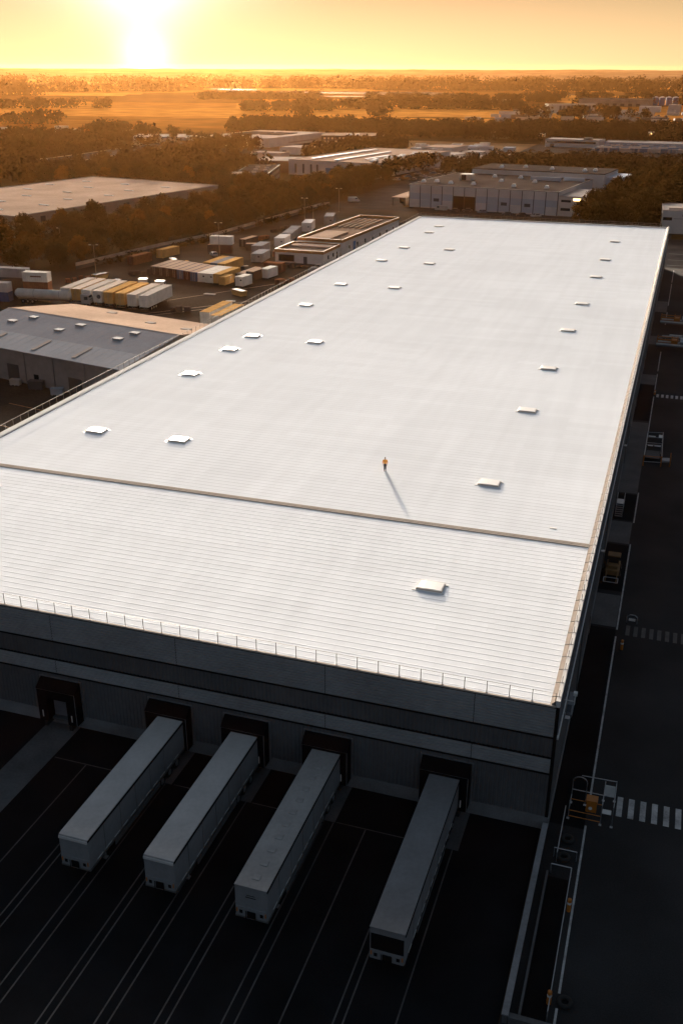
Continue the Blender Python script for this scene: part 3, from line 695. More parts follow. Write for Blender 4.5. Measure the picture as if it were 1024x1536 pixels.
# ------------------------------------------------------------------ buildings of the estate
FOOT = []                                     # footprints that trees keep clear of
def foot(x, y, rot, w, d, pad=2.0):
    c, s = math.cos(rot), math.sin(rot)
    FOOT.append((x, y, c, s, -pad, w + pad, -pad, d + pad))
def blocked(px, py):
    for x, y, c, s, a, b, e, f in FOOT:
        u = (px - x) * c + (py - y) * s; v = -(px - x) * s + (py - y) * c
        if a < u < b and e < v < f: return True
    return False
def bldg(name, label, x, y, rot, w, d, h, wall, roofm, trim=None, front=(), right=(), vents=(), group=None, cat='building', lip=.35, pad=2.0):
    """near-left corner at x, y; u to the right, v away from the camera"""
    rot = R(rot); t = thing(name, label, cat, (x, y, 0), rot, group); foot(x, y, rot, w, d, pad)
    b = MB(); b.box(0, w, 0, d, 0, h); wo = b.build('wall', wall, t)
    b = MB(); b.box(.02, w - .02, .02, d - .02, h + .002, h + .12, 0)
    for a in ((-.12, w + .12, -.12, .16), (-.12, w + .12, d - .16, d + .12), (-.12, .16, .162, d - .162), (w - .16, w + .12, .162, d - .162)):
        b.box(a[0], a[1], a[2], a[3], h + .003, h + lip, 1)
    ro = b.build('roof', [roofm, trim or wall], t)
    for (u, z, ww, hh, m, nm) in front:
        b = MB(); b.box(u, u + ww, -.06, .05, z, z + hh); b.build(nm, m, t)
    for (v_, z, ww, hh, m, nm) in right:
        b = MB(); b.box(w - .05, w + .06, v_, v_ + ww, z, z + hh); b.build(nm, m, t)
    for (u, v_, su, sv, sz, m, nm) in vents:
        b = MB(); b.box(u, u + su, v_, v_ + sv, h + .12, h + .12 + sz * .7)
        b.box(u - .05, u + su + .05, v_ - .05, v_ + sv + .05, h + .121 + sz * .7, h + .12 + sz); b.build(nm, m, ro)
    return t
rb_ = random.Random(8)

# the pale flat warehouse on the left
vts = []
for i in range(6):
    for j in range(3):
        vts.append((6 + j * 23 + (i % 2) * 5, 10 + i * 18, 4.6, .8, .25, 'cap_pale', 'rooflight'))
t = bldg('flat_warehouse', 'wide low warehouse with a pinkish flat roof and grey walls, left of the tree belt', -296.0, 323.8, -11.8, 74, 119, 7.4, 'wall_grey', 'roof_tan', 'roof_pale',
     front=[(71, 1.0, 1.1, 4.6, 'wall_dark', 'wall_vent'), (60, 0, 4, 4, 'wall_blue', 'loading_door'), (45, 0, 4, 4, 'wall_dark', 'loading_door')],
     right=[(12, .5, 2.4, 5.8, 'wall_dark', 'tall_window'), (44, .5, 2.0, 5.8, 'wall_dark', 'tall_window'), (58, .5, 1.8, 5.8, 'wall_dark', 'tall_window'), (102, .5, 2.4, 5.8, 'wall_dark', 'tall_window'), (110, .5, 2.4, 5.8, 'wall_dark', 'tall_window')], vents=vts, pad=9)

# the grey gabled shed beside the white warehouse
t = thing('gabled_shed', 'grey gabled shed, far roof slope glowing in the sun, beside the white warehouse', 'shed', (-131.5, 177.8, 0), R(-12)); foot(-131.5, 177.8, R(-12), 44, 18.7); 
PR = [(-17, 6.25), (-10.2, 7.35), (0, 9.0), (18.7, 6.35)]
b = MB(); b.prism([(-16.6, 0), (18.3, 0), (18.3, 6.2), (0, 8.85), (-10.2, 7.2), (-16.6, 6.15)], -1.6, 43.8, 'x'); b.build('wall', 'wall_grey', t)
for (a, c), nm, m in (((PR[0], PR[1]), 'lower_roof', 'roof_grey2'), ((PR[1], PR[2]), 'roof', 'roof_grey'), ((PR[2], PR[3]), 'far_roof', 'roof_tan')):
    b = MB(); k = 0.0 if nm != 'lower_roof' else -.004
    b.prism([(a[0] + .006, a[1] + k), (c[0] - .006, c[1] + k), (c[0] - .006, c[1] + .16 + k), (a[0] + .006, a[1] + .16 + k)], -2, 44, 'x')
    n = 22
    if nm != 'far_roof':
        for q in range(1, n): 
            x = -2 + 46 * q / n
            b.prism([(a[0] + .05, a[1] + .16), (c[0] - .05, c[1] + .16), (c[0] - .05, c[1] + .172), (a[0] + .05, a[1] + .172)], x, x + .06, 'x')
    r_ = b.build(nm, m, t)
    if nm == 'roof':
        def onr(v): return a[1] + (c[1] - a[1]) * (v - a[0]) / (c[0] - a[0]) + .16
        for (u, v_) in ((5, -5.5), (8, -2.5), (18.5, -6.0), (21.0, -2.6), (33.5, -5.6), (34.8, -2.2)):
            z = onr(v_); q = MB(); q.box(-.9, .9, -.65, .65, -.12, .14, 1); q.box(-.95, .95, -.7, .7, .141, .19, 0); q.build('rooflight', ['cap_pale', 'roof_pale'], r_, (u, v_, z))
    if nm == 'far_roof':
        for (u, v_) in ((14, 14), (29.5, 8.5), (39.5, 7.5)):
            z = 9.16 - (9 - 6.35) * v_ / 18.7; q = MB(); q.box(-1, 1, -.6, .6, -.2, .16); q.build('rooflight', 'roof_pale', r_, (u, v_, z))
    if nm == 'lower_roof':
        for u in (8.5, 20.5, 31):
            q = MB(); q.prism([(-15.8, 6.25 + .41), (-11.0, 7.2 + .24), (-11.0, 7.2 + .31), (-15.8, 6.25 + .49)], u, u + .9, 'x'); q.build('rooflight', 'flash_tan', r_)
b = MB(); b.prism([(-.3, 9.165), (0, 9.24), (.3, 9.14)], -2, 44, 'x'); b.build('ridge_cap', 'roof_pale', t)
for u, ww, hh, m in ((8, 3.2, 3.6, 'gap_black'), (14.5, 3.0, 3.4, 'wall_dark'), (21.5, 1.2, 2.2, 'gap_black'), (30.5, 3.4, 3.0, 'wall_dark'), (38, 2, 2.2, 'wall_dark')):
    q = MB(); q.box(u, u + ww, -16.68, -16.55, 0, hh); q.build('shed_door', m, t)
for u in (3, 12, 19.5, 27, 35):
    q = MB(); q.tube((u, -16.75, 0), (u, -16.75, 6.1), .09, 6); q.build('downpipe', 'rail_dark', t)
for u, v_, s_, m, lab in ((18.2, -18.4, 1.0, 'wall_precast', 'pale bundle of sheeting lying by the gabled shed wall'), (23.6, -18.2, 1.4, 'wall_dark', 'dark crate standing by the gabled shed wall'), (29.5, -18.8, 1.1, 'roof_grey', 'grey crate standing nearest the white warehouse by the gabled shed wall')):
    c, s = math.cos(R(-12)), math.sin(R(-12)); x = -131.5 + u * c - v_ * s; y = 177.8 + u * s + v_ * c
    q = MB(); q.box(-s_, s_, -s_ * .5, s_ * .5, .12, s_ * 1.1); q.box(-s_ - .05, s_ + .05, -s_ * .5 - .05, s_ * .5 + .05, s_ * 1.101, s_ * 1.2)
    for k in (-.8, 0, .7): q.box(s_ * k - .06, s_ * k + .06, -s_ * .5, s_ * .5, 0, .119)
    tag(q.build('crate', m, None, (x, y, .013), R(-12 + u)), lab, 'crate')

# yard buildings with an orange fascia
def orange_bldg(label, x, y, w, d, h, rot, bars, doors, rights):
    t = bldg('yard_building', label, x, y, rot, w, d, h, 'wall_white', 'roof_brown', 'trim_orange', front=doors, right=rights, lip=.95)
    ro = [c for c in t.children if c.name.startswith('roof')][0]
    for (u, v0, v1, wd) in bars:
        b = MB(); b.box(u, u + wd, v0, v1, h + .121, h + .6); b.build('roof_bar', 'roof_tan', ro)
    return t
orange_bldg('low white yard building with an orange fascia, nearest the container yard', -120.2, 296, 16, 15.5, 3.1, -1,
    [(1, 10, 15, 14)], [(1.2, .4, 5.2, 2.0, 'gap_black', 'window'), (9.5, 0, 1.2, 2.1, 'wall_dark', 'door')], [(4, 1, 1.2, 1.2, 'glass', 'window'), (8.5, 1, 1.2, 1.2, 'glass', 'window'), (12, 0, 1.1, 2.1, 'glass', 'door')])
orange_bldg('long white yard building with an orange fascia and slatted roof lights, behind the lower one', -119.5, 314.5, 15.5, 58, 4.0, -3,
    [(2 + k * 2.1, 30, 52, .6) for k in range(5)] + [(2, 2, 20, 8)], [(3, 1.2, 6, 1.2, 'glass', 'window')], [(6 + k * 7.5, 1.0, 1.3, 1.3, 'glass', 'window') for k in range(7)] + [(10, 0, 2.4, 3, 'blue', 'roller_door')])

# precast wall along the yard
fw = thing('boundary_wall', 'long pale precast wall along the tree belt beside the container yard', 'wall', (-171.5, 263.5, 0))
pts = [(0, 0), (6.8, 42), (14, 70), (21, 160), (23.5, 165)]
for (a, c) in zip(pts, pts[1:]):
    L = math.hypot(c[0] - a[0], c[1] - a[1]); an = math.atan2(c[1] - a[1], c[0] - a[0])
    b = MB(); b.box(.01, L - .01, -.10, .10, 0, 1.1, 0); b.build('base_panel', 'wall_dark', fw, (a[0], a[1], 0), an)
    b = MB(); b.box(.01, L - .01, -.14, .14, 1.103, 2.1, 0)
    b.build('top_panel', 'wall_precast', fw, (a[0], a[1], 0), an)

# the white and blue-grey fronted building beyond the roof
t = thing('panelled_building', 'white panelled building with dark mullions and a raised rear block, beyond the white roof', 'building', (-115.5, 441, 0), R(-8)); foot(-115.5, 441, R(-8), 77, 86)
b = MB(); b.box(0, 66, .12, 58, 0, 9.2); b.box(66.002, 76, .8, 30, 0, 7.6); b.build('wall', 'wall_white', t)
b = MB(); b.box(-.1, 66.1, 0, 58, 9.203, 9.6, 1); b.box(.4, 65.6, .6, 57.4, 9.604, 9.64, 0); b.box(65.9, 76.1, .7, 30.1, 7.603, 7.95, 1)
ro = b.build('roof', ['roof_felt', 'roof_pale'], t)
for k in range(13):
    u = .3 + k * 5.05
    if k in (4, 5):
        if k == 4: q = MB(); q.box(u, u + 10, -.0, .14, 0, 5.6); q.build('gateway', 'gap_black', t); q = MB(); q.box(u, u + 10, -.03, .11, 5.7, 9.15); q.build('facade_panel', 'wall_white', t)
        continue
    q = MB(); q.box(u, u + 4.8, -.03, .11, 6.1, 9.15); q.build('facade_panel', 'wall_white', t)
    q = MB(); q.box(u, u + 4.8, -.02, .11, 3.4, 6.05); q.build('facade_panel', 'wall_blue', t)
    q = MB(); q.box(u, u + 4.8, -.03, .11, .5, 3.3); q.build('facade_panel', 'wall_blue' if k % 3 else 'wall_white', t)
    if k in (2, 8, 10):
        q = MB(); q.box(u + 1, u + 3.6, -.05, -.031, 2.9, 4.2); q.build('window', 'wall_dark', t)
for k in range(14):
    u = .18 + k * 5.05; q = MB(); q.box(u - .18, u + .12, -.22, .1, 0, 9.19); q.build('mullion', 'wall_dark', t)
for k, (z, hh) in enumerate(((2.2, 1.1), (5.6, .9))):
    q = MB(); q.box(67, 71, .68, .83, z, z + hh); q.build('window', 'glass', t)
q = MB(); q.box(72, 75, .68, .83, 6.4, 7.2); q.build('lit_window', 'orange_glow', t)
b = MB(); b.box(8, 71, 58.01, 86, 0, 11.6); b.build('rear_block', 'wall_white', t); b = MB(); b.box(7.9, 71.1, 57.9, 86.1, 11.603, 12.0, 0); rr = b.build('rear_roof', ['roof_felt'], t)
b = MB(); b.box(71.003, 78, 62, 84, 0, 10.2); b.build('side_block', 'wall_blue', t)
for a in ((42, 56, 40, 40.4, 9.645, 11.2), (56.1, 65.5, 44, 44.4, 9.645, 11.0)):
    b = MB(); b.box(*a); b.build('roof_screen', 'wall_blue', ro)
b = MB(); b.box(14.2, 19.5, 24, 29, 9.65, 12.3); b.build('plant_room', 'wall_cream', t); b = MB(); b.box(15, 17.2, 23.9, 23.98, 9.8, 12.0); b.build('door', 'gap_black', t)
for (u, v_, z) in ((3, 9, 9.64), (8, 12, 9.64), (16, 8, 9.64), (26, 9, 9.64), (33, 26, 9.64), (44, 9, 9.64), (58, 10, 9.64), (24, 44, 9.64), (36, 45, 9.64), (47, 30, 9.64), (20, 66, 12), (30, 72, 12), (44, 68, 12), (60, 66, 12), (64, 70, 12)):
    q = MB(); q.box(-.9, .9, -.9, .9, 0, .5); q.prism([(-.85, .501), (.85, .501), (.5, 1.2), (-.5, 1.2)], -.8, .8, 'y'); q.build('roof_vent', 'skylight', ro if z < 10 else rr, (u, v_, z + .01))
# open shelter beside it
t = thing('open_shelter', 'long low flat-roofed shelter, left of the panelled building', 'shelter', (-124, 443, 0), R(-4)); foot(-124, 443, R(-4), 7, 30)
b = MB(); b.box(0, 6.5, 0, 30, 3.2, 3.6); b.build('roof', 'roof_tan', t); b = MB(); b.box(5.9, 6.3, .3, 29.7, 0, 3.19); b.box(.2, .5, 10, 29.7, 0, 3.19); b.build('wall', 'wall_dark', t)
for u in (.3, 5.4):
    b = MB(); b.box(u, u + .3, .2, .5, 0, 3.19); b.build('post', 'wall_dark', t)

# building at the right edge
bldg('cream_building', 'cream building with a dark window strip at the right edge, behind the white roof', -8.0, 398, 3, 40, 22, 8.0, 'wall_white', 'roof_pale', 'flash_tan',
     front=[(0.3, 4.7, 3.2, 1.1, 'gap_black', 'window'), (4, 5.3, 30, .12, 'wall_dark', 'wall_strip'), (7, 6.2, 1.0, .9, 'wall_dark', 'window')], vents=[(2, 3, 5, 3, .8, 'flash_tan', 'roof_unit'), (9, 8, 12, 10, 3.2, 'wall_blue', 'roof_block')])

# the middle distance
def wins(u0, u1, step, z, w_, h_, m='glass', nm='window'):
    out = []; u = u0
    while u + w_ <= u1: out.append((u, z, w_, h_, m, nm)); u += step
    return out
bldg('long_white_shed', 'long white industrial shed with strip rooflights and a small blue sign, beyond the tree belt', -217, 558, -10, 55, 105, 7.8, 'wall_white', 'roof_tan', 'roof_pale',
     front=[(4, 1, 1.2, 5, 'wall_dark', 'tall_window'), (9, 1, 1.2, 5, 'wall_dark', 'tall_window'), (14, 1, 1.2, 5, 'wall_dark', 'tall_window'), (18, 1, 1.2, 5, 'wall_dark', 'tall_window'), (24, .5, 5, 4, 'blue', 'sign_panel'), (36, 0, 3, 5, 'wall_dark', 'loading_door'), (44, .5, 1.2, 6, 'wall_dark', 'tall_window')],
     right=[(6, .5, 14, 5, 'wall_blue', 'wall_panel'), (50, .5, 1.5, 6, 'wall_dark', 'tall_window')],
     vents=[(10, 8, 2, 80, .7, 'skylight', 'rooflight'), (26, 6, 2, 70, .7, 'skylight', 'rooflight'), (38, 20, 1.6, 30, .7, 'skylight', 'rooflight')] + [(46 - (k % 2) * 3, 10 + k * 9, 3, 3, .9, 'skylight', 'rooflight') for k in range(9)])
bldg('brick_building', 'long dark brick building with small pale windows, left of the long white shed', -216, 478, 15, 17, 58, 6.6, 'wall_brick', 'roof_felt', 'wall_dark',
     front=wins(1, 16, 2.2, 3.6, 1.1, 1.4, 'wall_cream') + wins(1, 16, 2.2, .9, 1.1, 1.4, 'wall_cream'), right=wins(2, 57, 3.2, 3.7, 1.5, 1.5, 'wall_cream') + wins(2, 57, 3.2, .9, 1.5, 1.5, 'wall_cream'),
     vents=[(3 + (k * 5) % 11, 6 + k * 7, 2, 1.5, .7, 'roof_pale', 'roof_vent') for k in range(7)])
bldg('stair_block', 'small dark block with a pale flat top at the corner of the brick building', -211, 463, 15, 9, 9, 8.6, 'wall_dark', 'roof_pale', 'roof_pale')
bldg('brick_annexe', 'dark brick annexe with a pale roof edge behind the brick building', -238, 560, 10, 24, 30, 6.5, 'wall_brick', 'roof_pale', 'roof_pale', right=wins(2, 28, 3, 3, 1.6, 1.6, 'wall_cream'))
bldg('pale_wide_shed', 'wide pale shed with dark doors and a sunlit roof, left of the dark brick office', -366, 752, -8, 62, 92, 6.2, 'wall_white', 'roof_pale', 'roof_pale',
     front=[(18, 0, 5, 4.6, 'wall_dark', 'loading_door'), (25, 0, 5, 4.6, 'wall_dark', 'loading_door'), (33, 0, 6, 4.6, 'wall_dark', 'loading_door')], right=[(30, 1.5, 50, .8, 'roof_pale', 'wall_strip')], vents=[(6, 30, 20, 40, .5, 'roof_felt', 'roof_panel'), (30, 40, 18, 30, .5, 'roof_felt', 'roof_panel')])
bldg('brick_office', 'dark brick office with a flat tan roof and pale windows before the wood', -283, 800, 16, 50, 36, 5.8, 'wall_dark', 'roof_tan', 'roof_pale', front=wins(2, 48, 3, 3.2, 1.6, 1.3, 'wall_cream') + wins(2, 48, 3, .8, 1.6, 1.4, 'wall_cream'), vents=[(20, 8, 10, 3, 1, 'skylight', 'roof_vent')])
for (x, y, w_, d_, h_, lab) in ((-274, 688, 17, 22, 4.6, 'small white shed with a pale roof, left of the pair below the brick office'), (-256, 690, 18, 40, 4.8, 'longer white shed with a pale roof, below the brick office'), (-280, 650, 22, 14, 3.6, 'low pale-roofed hut in front of the pair of white sheds')):
    bldg('white_shed', lab, x, y, -4, w_, d_, h_, 'wall_white', 'roof_pale', 'roof_pale', front=[(2, 0, 3, 2.6, 'wall_dark', 'door')], cat='shed')
bldg('hazy_hall', 'white hall with a gleaming roof in the orange haze, leftmost of the far sheds', -402, 712, 24, 38, 36, 7, 'wall_cream', 'roof_pale', 'roof_pale', front=[(30, 0, 4, 4, 'wall_dark', 'door')])
bldg('hazy_shed', 'pale shed with dark openings in the orange haze, right of the gleaming hall', -372, 720, 24, 26, 30, 6.5, 'wall_white', 'roof_pale', 'roof_pale', front=[(3, 0, 4, 4.5, 'wall_dark', 'door'), (9, 0, 4, 4.5, 'wall_dark', 'door'), (17, 0, 6, 4.5, 'wall_dark', 'door')])
bldg('long_grey_roof', 'long low building with a grey roof showing between the trees behind the flat warehouse', -362, 508, 0, 26, 200, 5.8, 'wall_dark', 'roof_felt', 'roof_pale', vents=[(2, 20, 3, 3, .8, 'roof_pale', 'roof_vent'), (12, 60, 3, 6, .8, 'roof_pale', 'roof_vent')])
for (x, y, w_, d_, h_, ro_, lab) in ((-186, 690, 16, 26, 4, 'roof_felt', 'low shed with a felt roof behind the long white shed'), (-166, 664, 20, 30, 4.2, 'roof_pale', 'low shed with a pale roof behind the right end of the long white shed'),
        (-143, 650, 22, 28, 4, 'roof_pale', 'pale low shed nearest the bare sandy lot'), (-186, 740, 24, 30, 3.6, 'roof_tan', 'long tan-roofed shed, farthest of the low cluster before the wood'), (-150, 712, 14, 16, 3.2, 'roof_pale', 'smallest pale hut of the low cluster beside the sandy lot')):
    bldg('low_shed', lab, x, y, -10, w_, d_, h_, 'wall_white', ro_, 'roof_pale', front=[(2, 0, 3, 2.8, 'wall_dark', 'door'), (8, .8, 3, 1.2, 'glass', 'window')], cat='shed', group='low sheds round the sandy lot')
bldg('white_kiosk', 'narrow white kiosk standing before the wood, above the long white shed', -240, 778, -8, 5, 5, 5, 'wall_white', 'roof_pale', front=[(1.6, .4, 1.6, 4, 'wall_dark', 'door')], cat='kiosk')
bldg('white_office', 'white two-storey office with a dark window band, right of the sandy lot', -110, 828, -8, 41, 22, 5.4, 'wall_white', 'roof_pale', 'wall_dark', front=[(1, 3.0, 38, 1.5, 'glass', 'window_band'), (4, 0, 3, 2.4, 'wall_dark', 'door')], vents=[(28, 6, 6, 5, 1.4, 'wall_dark', 'roof_unit')])
bldg('dark_lodge', 'small dark building with a lit roof edge at the edge of the wood', -173, 910, -4, 19, 14, 5, 'wall_dark', 'roof_pale', 'roof_pale', front=[(2, 1, 3, 1.5, 'glass', 'window')])
bldg('dark_tower', 'dark boxy tower with a white top standing at the wood edge above the lorry park', -53.5, 896, 0, 8.5, 8, 7.2, 'wall_dark', 'skylight', 'skylight', front=[(2, 1, 3, 2.5, 'gap_black', 'door')], cat='tower')
bldg('depot_shed', 'very long low depot with a pale roof behind the parked lorries', -66, 832, -3, 100, 26, 3.9, 'wall_blue', 'roof_pale', 'roof_pale', front=wins(4, 96, 8, 0, 5, 3, 'wall_dark', 'loading_door'))
# far buildings
bldg('far_long_shed', 'long grey shed on the far plain, left of the blue silos', -186, 1760, -5, 108, 60, 10, 'wall_grey', 'roof_felt', 'wall_dark', front=wins(30, 100, 12, 0, 6, 4, 'wall_dark', 'loading_door'))
for k in range(4):
    t = thing('silo', 'blue silo with a white cap in the row of four on the far plain', 'silo', (-71 + k * 10.5, 1830, 0), 0, 'blue silos on the far plain')
    b = MB(); b.tube((0, 0, 0), (0, 0, 12), 4.6, 16); b.build('drum', 'blue', t); b = MB(); b.tube((0, 0, 12.01), (0, 0, 13.4), 4.7, 16, r2=1.2); b.build('cap', 'skylight', t)
bldg('far_white_store', 'white store below the silos on the far plain', -80, 1540, -4, 27, 22, 7, 'wall_white', 'roof_pale', front=[(4, 0, 5, 4, 'wall_dark', 'door')])
bldg('far_white_hall', 'white hall on the far plain at the right edge', -42, 1555, -4, 15, 20, 9, 'wall_white', 'roof_pale', front=[(5, 0, 3, 3, 'wall_dark', 'door')])
bldg('arcaded_depot', 'tan depot with a row of dark arched openings on the far plain', -205, 1545, 20, 68, 24, 8, 'wall_cream', 'roof_tan', front=wins(16, 66, 5.2, 0, 3.2, 6.5, 'wall_dark', 'arched_opening'))
bldg('canopy_depot', 'pale roofed depot on the far plain beside the water', -328, 1752, 10, 40, 24, 7, 'wall_cream', 'roof_pale', 'roof_pale', front=[(6, 0, 20, 4.5, 'wall_dark', 'open_side')])
fb = random.Random(31)
for k in range(58):
    x = fb.uniform(-260, -15); y = fb.uniform(1190, 1500)
    bldg('far_hut', 'small pale hut scattered on the plain beyond the dark wood', x, y, fb.uniform(-14, 14), fb.uniform(8, 22), fb.uniform(6, 12), fb.uniform(2.6, 4.5), fb.choice(['wall_white', 'wall_cream', 'wall_blue', 'wall_dark']), fb.choice(['roof_pale', 'roof_tan', 'roof_felt']), cat='hut', group='small huts beyond the dark wood')
for k in range(14):
    x = fb.uniform(-640, -470); y = fb.uniform(770, 860)
    bldg('far_house', 'small pale house among the trees at the far left', x, y, fb.uniform(-20, 20), fb.uniform(6, 11), fb.uniform(6, 9), fb.uniform(3, 5), 'wall_white', 'roof_pale', cat='house', group='small houses at the far left')
for k in range(34):
    x = fb.uniform(-205, -118); y = fb.uniform(640, 800)
    if blocked(x, y): continue
    bldg('estate_hut', 'small low hut in the packed yards round the sandy lot', x, y, fb.uniform(-16, 2), fb.uniform(5, 12), fb.uniform(4, 9), fb.uniform(2.2, 3.4), fb.choice(['wall_white', 'wall_cream', 'wall_blue', 'wall_dark']), fb.choice(['roof_pale', 'roof_tan', 'roof_felt', 'wall_blue']), cat='hut', group='small huts round the sandy lot', pad=1)
# glowing plates added in place of sun glints at the edge of the wood
for x, y, zz, lab in ((-118, 866, 5.0, 'glowing orange plate on a post, added for a sun glint above the white office'), (-34.4, 892, 6.4, 'glowing plate on a tall post, added for a sun glint above the lorry park')):
    t = thing('glint_plate', lab, 'glint_plate', (x, y, 0)); b = MB(); b.box(-2.6, 2.6, -.1, .1, zz, zz + 2.6); b.build('panel', 'skylight', t)
    b = MB(); b.box(-2.2, .8, -.16, -.101, zz + .1, zz + 1.5); b.build('lamp', 'orange_glow', t)  # no lamp here: the plate glows to imitate a sun glint
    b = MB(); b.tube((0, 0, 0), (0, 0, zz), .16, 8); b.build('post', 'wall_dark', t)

# ------------------------------------------------------------------ lamps
def yard_lamp(x, y, h, rot, label, double=True):
    t = thing('yard_lamp', label, 'lamp post', (x, y, 0), rot, 'lamp posts of the container yard')
    b = MB(); b.tube((0, 0, 0), (0, 0, h), .11, 8, r2=.06); b.box(-.2, .2, -.2, .2, 0, .3); b.build('mast', 'rail_warm', t)
    b = MB(); b.tube((-1.0 if double else 0, 0, h - .05), (1.0, 0, h - .05), .04, 6); b.build('arm', 'rail_warm', t)
    for sx in ((-1, 1) if double else (1,)):
        b = MB(); b.box(sx * 1.0 - .3, sx * 1.0 + .3, -.14, .14, h - .06, h + .12); b.build('lamp_head', 'cap_pale', t)
yard_lamp(-159, 254.3, 9.4, .4, 'tall twin lamp mast by the near end of the precast wall')
yard_lamp(-138.3, 294, 11.3, 0, 'tall twin lamp mast between the container row and the yard buildings')
yard_lamp(-137.6, 369.6, 10.5, 0, 'twin lamp mast behind the row of grey huts')
yard_lamp(-135, 372, 7.5, .6, 'shorter single lamp beside the twin mast behind the huts', False)
yard_lamp(-138.8, 414.1, 9.5, 0, 'twin lamp mast at the far end of the container yard')
yard_lamp(-191.5, 287, 8, 2.8, 'single lamp on the access road beside the white car', False)

# ------------------------------------------------------------------ containers, huts, trailers in the yard
def container(x, y, z, rot, L, m, label, group, W_=2.44, H_=2.59, mark=None, doors=True):
    t = thing('container', label, 'container', (x, y, z), rot, group)
    b = MB()
    prof = corr(.12, L - .12, .55, .05)
    for (a, da), (c, dc) in zip(prof, prof[1:]):
        for sx in (0, 1):
            xx0 = -W_/2 + .03 + (-da + .05 if sx == 0 else 0); 
            p0 = (-W_/2 + .05 - da) if sx == 0 else (W_/2 - .05 + da); p1 = (-W_/2 + .05 - dc) if sx == 0 else (W_/2 - .05 + dc)
            b.quad([(p0, a, .14), (p1, c, .14), (p1, c, H_ - .1), (p0, a, H_ - .1)])
    b.box(-W_/2 + .06, W_/2 - .06, .03, L - .03, .02, H_ - .03)
    for sx in (-1, 1):
        for yy in (0, L - .12): b.box(sx * (W_/2 - .06) - .06, sx * (W_/2 - .06) + .06, yy, yy + .12, 0, H_)
        b.box(sx * (W_/2 - .05) - .05, sx * (W_/2 - .05) + .05, .121, L - .121, H_ - .1, H_ - .002); b.box(sx * (W_/2 - .05) - .05, sx * (W_/2 - .05) + .05, .121, L - .121, 0, .13)
    b.build('body', m, t)
    for sx in (-1, 1):
        d = MB(); d.box(sx * .57 - .54, sx * .57 + .54, -.03, .028, .16, H_ - .14); dd = d.build('door', m, t)
        q = MB()
        q.tube((sx * .25, -.05, .2), (sx * .25, -.05, H_ - .2), .025, 5); q.build('locking_bar', 'steel', dd)
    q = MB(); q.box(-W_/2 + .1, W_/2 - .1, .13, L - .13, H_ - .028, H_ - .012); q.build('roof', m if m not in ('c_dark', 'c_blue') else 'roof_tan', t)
    if mark:
        q = MB(); q.box(.45, .95, -.045, -.031, 1.5, 1.9); q.build('marking', mark, t)
    return t
cy = [(-145.2, 263.4, 'c_dark', 'dark'), (-142.7, 262.9, 'c_dark', 'dark'), (-140.2, 262.2, 'c_dark', 'dark'), (-137.7, 261.4, 'c_dark', 'dark'), (-135.2, 260.6, 'c_blue', 'dark blue'), (-132.7, 259.8, 'c_dark', 'dark'), (-130.2, 259.0, 'c_blue', 'blue'), (-127.7, 258.7, 'c_white', 'white'), (-125.2, 258.4, 'c_white', 'white'), (-122.7, 258.4, 'c_tan', 'tan')]
for k, (x, y, m, w_) in enumerate(cy):
    pos = ['at the left end of', 'second from the left in', 'third from the left in', 'fourth from the left in', 'fifth from the left in', 'beside the blue one in', 'left of the white pair in', 'left one of the white pair in', 'right one of the white pair in', 'at the right end of'][k]
    container(x, y, 0.02, R(-3), 12.2, m, f'{w_} container {pos} the long container row', 'containers in the long yard row', mark='gap_black' if m == 'c_white' else None)
for k, (x, y, L, m) in enumerate(((-133.5, 274.5, 12.2, 'c_tan'), (-131, 274.2, 12.2, 'c_grey'), (-128.5, 273.8, 12.2, 'c_tan'))):
    container(x, y, .02, R(-3), L, m, ['tan container behind the long row, leftmost of three', 'grey container behind the long row, middle of three', 'tan container behind the long row, rightmost of three'][k], 'containers behind the long row')
container(-119.3, 259.3, .02, R(84), 2.0, 'c_tan', 'low tan hut with a small window between the container row and the white cabin', 'site huts in the container yard', W_=5, H_=2.2, mark='wall_blue')
container(-115.4, 256.9, .02, R(-10), 5.0, 'c_white', 'small white cabin with a dark window at the right of the container row', 'site huts in the container yard', W_=2.4, H_=2.6, mark='gap_black')
container(-115.6, 265.2, .02, R(-6), 6.0, 'c_dark', 'dark container with a tan roof behind the white cabin', 'containers behind the cabin', H_=2.6)
container(-113.3, 270.0, .02, R(-8), 6.0, 'c_white', 'whitish rusty container at the right, behind the dark one with a tan roof', 'containers behind the cabin', H_=2.6)
container(-119.4, 266.0, .02, R(-6), 12.0, 'c_dark', 'low black container left of the dark one with a tan roof', 'containers behind the cabin', H_=1.6)
# stacked containers at the left edge
for k, (m, lab) in enumerate((('c_grey', 'grey container at the bottom of the stack of three'), ('c_rust', 'rusty orange container in the middle of the stack of three'), ('c_white', 'white container with a red stripe on top of the stack of three'))):
    t = container(-161.0, 223.2, .02 + k * 2.42, R(-82), 6.9, m, lab, 'stacked containers by the tree belt', H_=2.4)
    if k == 2:
        q = MB(); q.box(1.222, 1.24, 2.2, 5.2, 1.2, 1.55); q.build('marking', 'c_rust', t)
for k, (x, y, z, m, lab) in enumerate(((-172.5, 219, .02, 'c_blue', 'blue container under the white one at the left edge'), (-172.5, 219, 2.44, 'c_white', 'white container on the blue one at the left edge'), (-172.5, 226, .02, 'c_dark', 'dark container at the bottom of the rear stack at the left edge'), (-172.5, 226, 2.44, 'c_dark', 'dark container in the middle of the rear stack at the left edge'), (-172.5, 226, 4.86, 'c_grey', 'grey container on top of the rear stack at the left edge'))):
    container(x, y, z, R(-84), 9.0 if y < 225 else 10, m, lab, 'stacked containers by the tree belt', H_=2.4)
